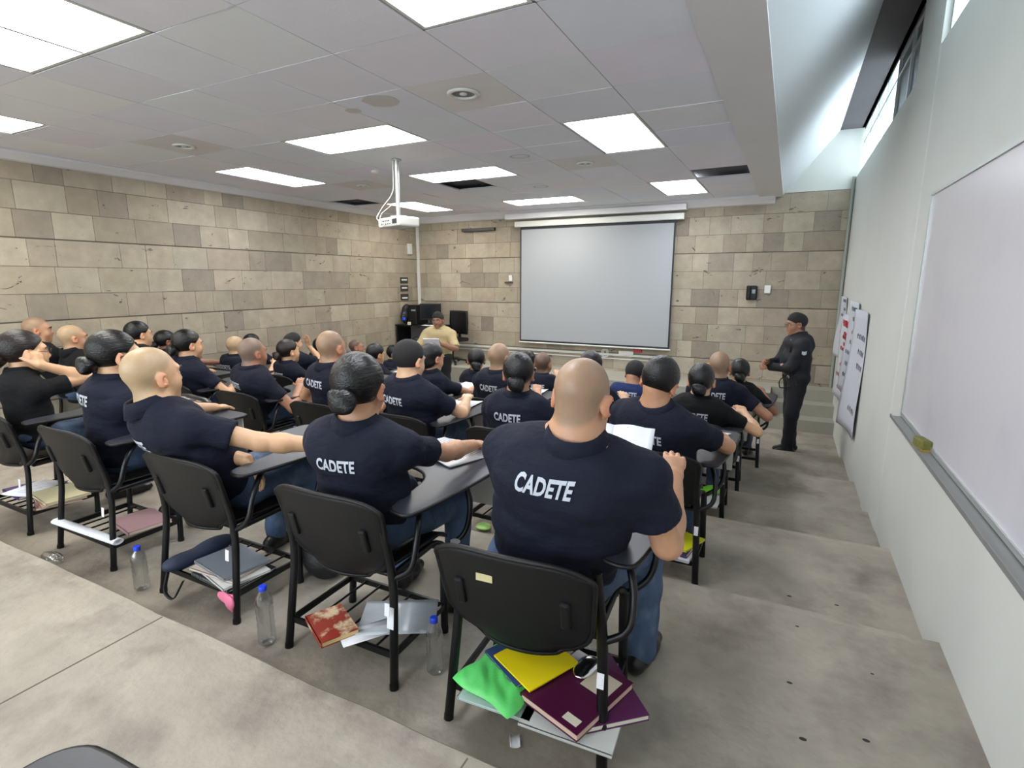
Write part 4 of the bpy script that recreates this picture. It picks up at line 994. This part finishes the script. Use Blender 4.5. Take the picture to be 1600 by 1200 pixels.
# second chair
M_red = mat('red_cover', (150,52,38), .4, var2=((222,196,160), 14, .5, .62))
b_ = book(at(1,1,-.055,.03,RK), (.15, .21, .024), 1.10, M_red, 'worn red paperback on rack of second chair in back row', pages=(214,186,130))
f_ = sheet_paper(at(1,1,.15,.20,RK), (.23, .31), -1.05, 'pile of papers in a clear folder on rack, second back row chair', lines=False, curl=.004, name='document_folder', cat='folder', m=mat('clear_sleeve', (186,190,194), .22, var=.08, vscale=8))
b = MB(); b.box((.02, -.02, .004), (.04, .03, .001)); b.build('navy_label', C_('navy_label', (36,40,92)), f_)
sheet_paper(at(1,1,.10,.06,RK), (.10, .20), -.6, 'narrow paper strip below the clear folder, second back row chair', lines=False)
root = empty('open_notebook', at(1,1,.07,.72,TB+.003), 'open notebook with printed pages on second back row tablet', 'notebook', rz=-.34)
for sg in (-1, 1):
    b = MB(); b.sheet(lambda u, v, sg=sg: (sg*(.006+u*.19), (v-.5)*.26, .009*math.sin(math.pi*min(1, .15+u*1.1))+.004), 8, 2, (0, 0, -.006)); pg = b.build('page', M_paper, root)
    b = MB()
    for k in range(13): b.box((sg*.10, .105-.0165*k, .0135), (.135, .003, .0006))
    b.build('print', mat('grey_ink', (120,122,132), .8), pg)
b = MB()
for k in range(20): b.tube([(.009*math.cos(t), -.12+.0126*k, .006+.008*math.sin(t)) for t in [i*math.pi/3 for i in range(7)]], .0012, 4, cap=False)
b.build('spiral_wire', M_alu, root)
bottle(at(1,1,-.38,-.02), .262, 'tall empty bottle with blue cap left of second back row chair', .036)
lump('backpack', (-2.05, 1.90, TIERS[1][0]+.13), [((0, 0, 0), (.12, .13, .13)), ((.03, -.05, -.03), (.09, .09, .10))], mat('black_nylon', (17,17,20), .6, bump=.3, bscale=80), 'black backpack on floor between second and third back row chairs', 'backpack', .009, .006, 12)
# third chair
spiral(at(1,2,.10,.13,RK), (.24, .30, .012), 1.5, C_('black_cover', (28,28,32)), 'black spiral notebook lowest in the pile under the third chair')
for k, (dx, dy, rz, lab) in enumerate(((.02, 0, 1.35, 'white notebook second from bottom under the third chair'), (-.01, .01, 1.62, 'cream notebook in the middle of pile under third chair'))):
    book(at(1,2,.09+dx,.12+dy,RK+.014+.014*k), (.22, .29, .012), rz, C_('cream_cover%d' % k, ((214,212,206), (206,190,178))[k]), lab, 'notebook', 'exercise_notebook', (222,218,212))
spiral(at(1,2,.08,.14,RK+.043), (.22, .29, .010), 1.42, C_('slate_cover', (128,132,140), .35), 'grey spiral notebook on top of the pile under the third chair')
lump('shoulder_bag', at(1,2,-.16,.13,RK+.035), [((0, 0, 0), (.055, .17, .03)), ((.01, .08, .015), (.05, .09, .03)), ((-.02, -.1, 0), (.045, .07, .028))], mat('navy_nylon', (28,38,62), .7, bump=.2), 'dark blue shoulder bag on the rack of the third chair', 'bag', .007, .004, 21)
b = MB(); b.tube(round_path([at(1,2,-.17,-.02,RK+.02), at(1,2,-.16,-.06,.06), at(1,2,-.10,-.055,.03), at(1,2,-.06,-.02,RK-.01)], .03, 4), .010, 6, flat=.25); tag(b.build('bag_strap_loop', C_('strap_black', (20,20,24))), 'loose black strap hanging from the blue shoulder bag', 'strap')
lump('pink_cloth', at(1,2,.20,.0,RK-.03), [((0, 0, 0), (.05, .008, .03)), ((.05, .0, -.03), (.018, .008, .035))], C_('pink_cotton', (226,120,150), .8), 'pink cloth hanging from the rack of the third chair', 'cloth', .005, .004, 31)
bottle(at(1,2,-.40,-.03), .225, 'short empty bottle with blue cap left of the third chair', .035)
# fourth and fifth chairs
b = MB(); b.tube([(-.30, 0, .03), (.30, .0, .03)], .028, 12, flat=.55); b.tube([(-.30, 0, .034), (.30, .0, .034)], .017, 10, flat=.5)
o = b.build('paper_roll', M_paper, None, at(1,3,.0,.02,RK-.012)); o.rotation_euler = (0, 0, .03); tag(o, 'long white roll of paper on the rack of the fourth chair', 'paper roll')
book(at(1,3,.12,.24,RK), (.22, .28, .02), 1.4, C_('rose_cover', (178,140,140)), 'rose coloured notebook behind the paper roll, fourth chair', 'notebook', 'exercise_notebook')
for k, (c, lab) in enumerate((((150,112,104), 'brown folder lowest in the pile under the fifth chair'), ((196,150,140), 'salmon folder in the middle under the fifth chair'), ((206,196,158), 'cream folder on top of the pile under the fifth chair'))):
    book(at(1,4,.18+.02*k,.20,RK+.018*k), (.23, .31, .016), 1.2+.12*k, C_('folder_%d' % k, c), lab, 'folder', 'document_folder')
book(at(1,4,-.14,.18,RK), (.2, .27, .02), 1.5, C_('violet_cover', (70,54,110)), 'violet notebook at the left of the fifth chair rack', 'notebook', 'exercise_notebook')
sheet_paper(at(1,4,-.10,.20,RK+.021), (.21, .28), .3, 'white sheet over the violet notebook, fifth chair rack')
lump('plastic_bottle', at(1,3,-.12,-.11,.03), [((0, 0, 0), (.07, .03, .028)), ((.05, .01, .0), (.04, .026, .024))], M_bottle, 'crushed clear bottle on the floor beneath the fourth chair', 'bottle', .006, .006, 41)
lump('handbag', at(1,3,-.05,.72,TB+.048), [((0, 0, 0), (.13, .065, .045)), ((.09, .02, -.005), (.06, .05, .035)), ((-.06, 0, .005), (.07, .06, .038))], mat('glossy_black_leather', (30,22,26), .25, bump=.2, bscale=30), 'black and wine handbag on the tablet of the fourth chair', 'handbag', .007, .005, 51)
# second row and beyond
sheet_paper(at(2,0,.20,.62,TB), (.22, .28), -.35, 'open white sheet on the tablet, second row, first from aisle')
book(at(2,0,.10,.10,RK), (.22, .29, .012), 1.5, C_('white_cover2', (210,210,214)), 'white notebook lowest on the rack, second row, first from aisle', 'notebook', 'exercise_notebook')
book(at(2,0,.10,.14,RK+.013), (.22, .28, .02), 1.4, C_('purple_cover', (60,44,88)), 'purple book between white and yellow ones, second row aisle rack')
book(at(2,0,.12,.18,RK+.035), (.21, .28, .012), 1.2, C_('lime_cover', (214,216,30), .4), 'yellow green folder on top, second row aisle rack', 'folder', 'document_folder')
bk = lump('plastic_bag', at(2,1,-.18,.06,.03), [((0, 0, 0), (.06, .05, .026))], C_('lime_plastic', (180,226,130), .35), 'small pale green bag by the second row chair legs', 'bag', .006, .005, 61)
sheet_paper(at(2,2,.14,.66,TB), (.22, .28), .1, 'blank white sheet on tablet, second row, third from aisle', lines=False)
sheet_paper(at(2,1,.12,.68,TB), (.22, .28), .1, 'white sheet on tablet, second row, second from aisle')
sheet_paper(at(2,3,.16,.66,TB), (.22, .28), -.1, 'white sheet on tablet, second row, fourth from aisle')
sheet_paper(at(2,7,.20,.62,TB), (.24, .28), .1, 'white sheet on tablet beside the pale shaved cadet near the left wall', lines=False)
book(at(2,3,.08,.16,RK), (.22, .28, .05), 1.5, C_('white_box', (206,206,204)), 'white box on rack, second row, fourth from aisle', 'box', 'storage_box')
bottle(at(2,3,.36,.10), .24, 'water bottle on floor right of second row, fourth chair', .035)
bottle(at(3,2,-.30,.30), .25, 'water bottle with purple label under third row, third chair', .036, lab=C_('purple_label', (96,70,150)))
book(at(3,0,.10,.04,RK), (.24, .30, .012), 1.5, M_paper, 'white papers on the rack, third row, first from aisle', 'notebook', 'exercise_notebook', (230,230,230))
book(at(3,0,.0,.12,RK+.013), (.16, .26, .015), 1.3, C_('hot_pink_cover', (240,60,150), .4), 'hot pink folder on the rack, third row, first from aisle', 'folder', 'document_folder')
lump('plastic_bag', at(3,0,.15,.17,RK+.035), [((0, 0, 0), (.09, .07, .018)), ((.03, .02, .01), (.05, .05, .018))], C_('lime_bag', (120,206,60), .35), 'lime green bag on the rack, third row, first from aisle', 'bag', .006, .005, 71)
lump('pencil_pouch', at(3,0,.27,.62,TB+.028), [((0, 0, 0), (.09, .045, .03))], mat('pink_pouch_cloth', (232,178,186), .7, var2=((190,70,90), 60, .58, .62)), 'pink pencil pouch on the tablet, third row, first from aisle', 'pouch', .006, .002, 81)
for rs, dx, lab in (((3,3), .16, 'white sheet under the hand of the ponytail cadet'), ((3,2), .12, 'white sheet on tablet, third row, third from aisle'), ((4,4), .14, 'white sheet on tablet, fourth row, fifth from aisle'), ((4,3), -.0, 'white sheet on tablet, fourth row, fourth from aisle'), ((4,1), .1, 'white sheet on tablet before the cadet in bright blue'), ((4,2), .16, 'white sheet on tablet, fourth row, third from aisle')):
    sheet_paper(at(*rs, dx, .68, TB), (.24, .30), .1, lab, lines=False)
lump('pencil_pouch', at(5,2,.14,.62,TB+.04), [((0, 0, 0), (.07, .06, .04))], C_('neon_pink_cloth', (250,40,140), .6), 'neon pink pouch on the tablet in the fifth row', 'pouch', .007, .003, 91)
box_thing('storage_box', at(5,2,.10,.72,TB), (.14, .10, .12), mat('grey_box', (170,172,170), .6), 'small grey box behind the neon pink pouch', 'box')
# white aisle stickers on the rear legs exist on every chair; the second chair carries a bigger name tag
tgb = MB(); tgb.box((0, 0, 0), (.030, .0016, .085)); o = tgb.build('name_tag', M_paper); 
sec = [x for x in bpy.data.objects if x.get('label') == 'black tablet-arm chair in the back row, second from aisle'][0]; o.parent = sec; o.location = (.257, .019, .28); o.rotation_euler = (-.1, 0, 0)
# chair beside the camera
chair(-.82, -.48, TIERS[0][0], 0, 'empty chair beside the camera, only its tablet corner showing')
# sheets in the presenter's hands
root = empty('stack_of_sheets', w_of((.0, .44, 1.13)), 'white sheets held by the presenter in beige', 'paper', rz=rr); root.rotation_euler = (math.radians(50), 0, rr)
b = MB(); b.box((0, 0, 0), (.24, .18, .012)); b.build('pages', M_paper, root)

# projection screen
r = empty('projection_screen', (-3.08, 9.15, CZ), 'large pull-down projection screen on the front stone wall', 'projection screen')
b = MB(); b.box((0, 0, 1.0), (3.0, .10, .10), bev=.01); b.build('casing', M_white, r)
def scr(x0, x1, z0, z1, m, nm, th, dy): bb = MB(); bb.box(((x0+x1)/2, dy, (z0+z1)/2), (x1-x0, th, z1-z0)); return bb.build(nm, m, r)
scr(-1.40, 1.37, -1.13, .95, mat('screen_border', (30,32,40), .6), 'border', .003, 0)
scr(-1.375, 1.345, -1.10, .905, mat('screen_white', (160,163,166), .85), 'screen_fabric', .003, -.004)
b = MB(); b.tube([(-1.42, -.002, -1.145), (1.39, -.002, -1.145)], .014, 8); b.build('weight_bar', M_white, r)
# projector
r = empty('projector', (-3.76, 4.74, CZ+.60), 'white ceiling projector on a long steel pole', 'projector', rz=math.radians(-20))
b = MB(); b.box((0, 0, 0), (.42, .26, .10), bev=.02); bd = b.build('projector_body', M_white, r)
b = MB()
for k in range(5): b.box((-.12+.035*k, -.131, .012), (.022, .004, .014)); b.box((-.12+.04*k, -.131, -.02), (.018, .004, .012))
b.box((.13, -.131, 0), (.09, .004, .05)); b.build('ports', mat('dark_ports', (40,42,46), .5), bd)
b = MB(); b.lathe([(.04, 0), (.042, .03), (.03, .032)], 20, (.10, .13, 0), Rx(-math.pi/2)); b.build('lens', M_black, bd)
b = MB(); b.box((0, 0, .065), (.14, .12, .02), bev=.004); b.tube([(0, 0, .07), (0, 0, .635)], .022, 14); b.lathe([(.05, .622), (.05, .633)], 18); b.build('mount_pole', M_alu, r)
b = MB(); b.tube(round_path([(-.10, -.135, .0), (-.18, -.17, .04), (-.16, -.10, .16), (-.03, -.03, .30), (-.026, -.026, .63)], .08, 5), .005, 6)
b.tube(round_path([(-.05, -.135, -.02), (-.08, -.18, -.06), (-.12, -.15, .08), (-.03, -.03, .2)], .05, 4), .004, 6); b.build('cable', M_white, r)
# trunking and small things on the walls
def wall_box(name, loc, size, m, label, cat, bev=.004): b = MB(); b.box((0, 0, 0), size, bev=bev); return tag(b.build(name, m, None, loc), label, cat)
b = MB(); b.box((-6.86, YF-.025, 1.95), (.035, .03, 2.7)); b.box((-6.83, YF-.02, 1.95), (.010, .02, 2.7)); tag(b.build('cable_conduit', M_white), 'white vertical cable conduit in the far left corner', 'conduit')
b = MB(); b.box((-3.9, YF-.025, CZ-1.29), (4.4, .03, .035)); b.box((-3.9, YF-.025, CZ-1.36), (4.4, .02, .018)); tag(b.build('cable_trunking', M_white), 'white double cable trunking low along the front wall', 'trunking')
b = MB()
for k in range(3): b.tube([(-2.85+.05*math.cos(t)+.02*k, YF-.03, CZ-1.27+.07*math.sin(t)) for t in [i*2*math.pi/14 for i in range(15)]], .006, 6, cap=False)
tag(b.build('coiled_cable', M_white), 'white cable coiled on the wall under the screen', 'cable')
wall_box('wall_outlet', (-2.45, YF-.03, CZ-1.25), (.26, .04, .07), M_white, 'white socket strip on the wall under the screen', 'outlet')
wall_box('red_box', (-2.25, YF-.03, CZ-1.20), (.14, .04, .045), C_('red_plastic', (190,40,44)), 'small red box on the wall under the screen', 'box')
wall_box('wall_outlet', (-4.72, YF-.025, CZ+.04), (.07, .03, .11), M_white, 'white outlet on the front wall left of the screen', 'outlet')
wall_box('wall_bracket', (-4.76, YF-.03, CZ-.04), (.16, .04, .025), mat('dark_bracket', (80,72,64), .6), 'small dark bracket below the outlet left of the screen', 'bracket')
wall_box('speaker_bar', (-5.40, YF-.05, CZ+.95), (.72, .08, .055), mat('dark_bar', (52,48,48), .5), 'dark slim bar mounted high on the front wall', 'bar')
r = empty('wall_telephone', (-.52, YF-.02, CZ-.19), 'black telephone on the front wall right of the screen', 'telephone')
b = MB(); b.box((0, -.02, 0), (.15, .06, .22), bev=.015); b.build('phone_base', M_black, r)
b = MB(); b.box((-.035, -.065, .0), (.045, .04, .20), bev=.015); b.build('handset', M_black, r)
b = MB(); b.box((.03, -.052, .02), (.05, .004, .06)); b.build('keypad', mat('grey_keys', (140,144,150), .5), r)
wall_box('light_switch', (-.30, YF-.025, CZ-.135), (.085, .02, .12), M_white, 'white switch plate beside the wall telephone', 'switch')
wall_box('thermostat_box', (XL+.03, 9.04, CZ+.62), (.05, .11, .21), M_white, 'white box high on the left wall near the corner', 'box')
SGN = mat('sign_dark', (52,50,46), .6)
for k, (z, lab) in enumerate(((.0, 'topmost of the three dark notices on the left wall'), (-.16, 'middle of the three dark notices on the left wall'), (-.33, 'lowest of the three dark notices on the left wall'))):
    rt = empty('wall_notice', (XL+.018, 8.84, CZ+z), lab, 'sign', 'dark notices on the left wall'); b = MB(); b.box((0, 0, 0), (.008, .24, .12)); b.build('board', SGN, rt)
    b = MB(); b.box((.005, 0, .01 if k != 2 else -.02), (.002, .17, .03)); b.build('printing', M_paper, rt)
b = MB(); b.tube([(XR-.03, YF-.05, ZS), (XR-.03, YF-.05, ZW0)], .02, 8); tag(b.build('trim_6', mat('greenish_pipe', (150,158,148), .5)), kind='structure')

# desk with computer on the stage
DZ = ZS+.72
r = empty('desk', (-6.40, 8.72, ZS), 'black computer desk in the far left corner', 'desk')
b = MB(); b.box((0, 0, .71), (1.02, .50, .025), bev=.004); b.build('desk_top', M_black, r)
for sx in (-1, 1):
    b = MB(); b.box((sx*.48, 0, .35), (.03, .46, .70)); b.build('leg', M_black, r)
b = MB(); b.box((-.12, .18, .40), (.66, .012, .5)); b.build('back_panel', mat('desk_panel', (112,108,108), .5), r)
r = empty('monitor', (-6.28, 8.80, DZ+.01), 'black monitor angled on the desk', 'monitor', rz=math.radians(25))
b = MB(); b.box((0, 0, .24), (.42, .05, .32), bev=.008); b.build('bezel', M_black, r); b = MB(); b.box((0, -.027, .245), (.38, .003, .27)); b.build('screen', mat('screen_glass', (22,26,28), .1), r)
b = MB(); b.box((0, .0, .04), (.05, .03, .08)); b.box((0, 0, .007), (.2, .14, .012)); b.build('stand', M_black, r)
r = empty('computer_tower', (-6.56, 8.78, DZ+.005), 'black computer case between backpack and monitor', 'computer'); b = MB(); b.box((0, 0, .19), (.20, .40, .38), bev=.01); b.build('case', M_black, r)
b = MB(); b.box((.03, -.201, .28), (.10, .004, .03)); b.build('drive_bay', mat('grey_keys', (140,144,150), .5), r)
lump('backpack', (-6.76, 8.66, DZ+.20), [((0, 0, 0), (.09, .12, .20)), ((.0, -.08, -.05), (.07, .07, .12))], mat('black_nylon', (17,17,20), .6), 'black backpack standing on the left end of the desk', 'backpack', .010, .005, 13)
bottle((-6.72, 8.52, DZ+.0), .24, 'blue labelled bottle before the backpack on the desk', .034, lab=C_('blue_label', (40,80,210)))
o = box_thing('paper_cup', (-6.58, 8.50, DZ), (.05, .05, .06), C_('cream_cup', (206,196,170)), 'small cream cup on the desk near the bottle', 'cup')
sheet_paper((-6.14, 8.58, DZ), (.28, .2), .2, 'white papers on the desk right of the monitor', lines=False); sheet_paper((-5.97, 8.68, DZ+.0), (.2, .26), -.3, 'white papers at the right end of the desk', lines=False)
lump('backpack', (-6.42, 8.50, ZS+.26), [((0, 0, 0), (.17, .11, .24)), ((.0, -.05, -.08), (.14, .08, .13))], mat('black_nylon', (17,17,20), .6), 'black backpack hanging under the desk', 'backpack', .010, .006, 14)
r = empty('office_chair', (-5.72, 8.70, ZS), 'black office chair behind the presenter', 'chair', rz=math.radians(170))
b = MB(); b.sheet(lambda u, v: ((u-.5)*(.46-.06*abs(v-.5)), -.22-.04*math.sin(math.pi*u), .55+.45*v), 10, 8, (0, .04, 0)); b.build('backrest', M_black, r)
b = MB(); b.box((0, 0, .46), (.48, .46, .07), bev=.03); b.build('seat', M_black, r); b = MB(); b.tube([(0, 0, .07), (0, 0, .44)], .03, 10); b.box((0, -.22, .5), (.05, .03, .2)); b.build('column', M_blackm, r)
b = MB()
for k in range(5): a = k*2*math.pi/5; b.tube([(0, 0, .09), (.28*math.cos(a), .28*math.sin(a), .055)], .018, 6); b.lathe([(.001, .0), (.025, .0), (.025, .05), (.001, .05)], 10, (.28*math.cos(a), .28*math.sin(a), .0))
b.build('wheel_base', M_blackm, r)

# whiteboard on the right wall
r = empty('whiteboard', (XR, 0, CZ), 'large whiteboard with aluminium tray on the right wall', 'whiteboard')
WY0, WY1, WZ0, WZ1 = .9, 3.92, -.80, .48
b = MB(); b.box((-.012, (WY0+WY1)/2, (WZ0+WZ1)/2), (.018, WY1-WY0, WZ1-WZ0)); b.build('board', mat('whiteboard_enamel', (205,202,207), .28, var2=((188,184,194), 1.1, .5, .75)), r)
b = MB(); t = .02
for z in (WZ0, WZ1): b.box((-.014, (WY0+WY1)/2, z), (.03, WY1-WY0+t, t))
for y in (WY0, WY1): b.box((-.014, y, (WZ0+WZ1)/2), (.03, t, WZ1-WZ0))
b.build('frame', M_alu, r)
b = MB(); b.box((-.045, (WY0+WY1)/2, WZ0-.02), (.07, WY1-WY0, .008)); b.box((-.08, (WY0+WY1)/2, WZ0-.014), (.006, WY1-WY0, .02)); b.build('pen_tray', mat('tray_alu', (150,150,148), .5, metal=.5), r)
r = empty('board_eraser', (XR-.052, 3.18, CZ+WZ0-.016), 'olive and yellow board eraser on the whiteboard tray', 'eraser', rz=.2)
b = MB(); b.box((0, 0, .028), (.045, .11, .05), bev=.008); b.build('eraser_block', mat('olive_foam', (110,108,50), .8, var=.2, vscale=40), r); b = MB(); b.box((0, 0, .005), (.047, .112, .010)); b.build('felt', mat('ochre_felt', (170,140,70), .9), r)
# flipchart sheets taped to the right wall
M_red_ink = mat('red_ink', (190,44,52), .7); M_blue_ink = mat('dark_ink', (110,112,130), .7)
def flip(y0, y1, z0, z1, lab, ink, seed, off=.004, curl=.05, n=7):
    rt = empty('flipchart_sheet', (XR-off, (y0+y1)/2, CZ), lab, 'paper', 'flipchart sheets taped to the right wall'); W = y1-y0; rr_ = random.Random(seed); ph = rr_.uniform(0, 3)
    f = lambda u, v: (-(.006+curl*(u**3)*(.35+.65*(1-v)) + .010*(1+math.sin(6*v+ph))), (u-.5)*W, z0+(z1-z0)*v)
    b = MB(); b.sheet(f, 12, 14, (.0012, 0, 0)); b.build('page', mat('flipchart_paper', (196,198,206), .8), rt)
    b = MB()
    for k in range(n):
        if rr_.random() < (.05 if ink is M_red_ink else .2): continue
        v = .93-.86*k/n+rr_.uniform(-.02, .02); u = .08+rr_.uniform(0, .1); ue = rr_.uniform(.5, .88)
        while u < ue:
            du = rr_.uniform(.05, .10); pts = []
            for i in range(7):
                uu = u+du*i/6; vv = v+.026*math.sin(i*2.1+rr_.uniform(0, 1)); p = f(min(uu, .97), vv); pts.append((p[0]-.0012, p[1], p[2]))
            b.tube(pts, .0026 if ink is M_red_ink else .0016, 4); u += du*1.35
    b.build('lettering', ink, rt)
flip(8.35, 8.95, -1.05, -.22, 'far flipchart sheet nearest the front corner', M_blue_ink, 1)
flip(7.55, 8.30, -1.50, -.42, 'low flipchart sheet with rows of red handwriting', M_red_ink, 2, n=13)
flip(6.85, 7.60, -1.30, -.24, 'middle flipchart sheet with dark handwriting', M_blue_ink, 3)
flip(6.05, 6.80, -1.55, -.30, 'nearest flipchart sheet with dark handwriting', M_blue_ink, 4, curl=.09)

bk0 = [c for c in CHAIR0.children if c.name.startswith('backrest')][0]; bk0.location = (-.012, -.045, -.032)      # the nearest chair's shell has sagged back
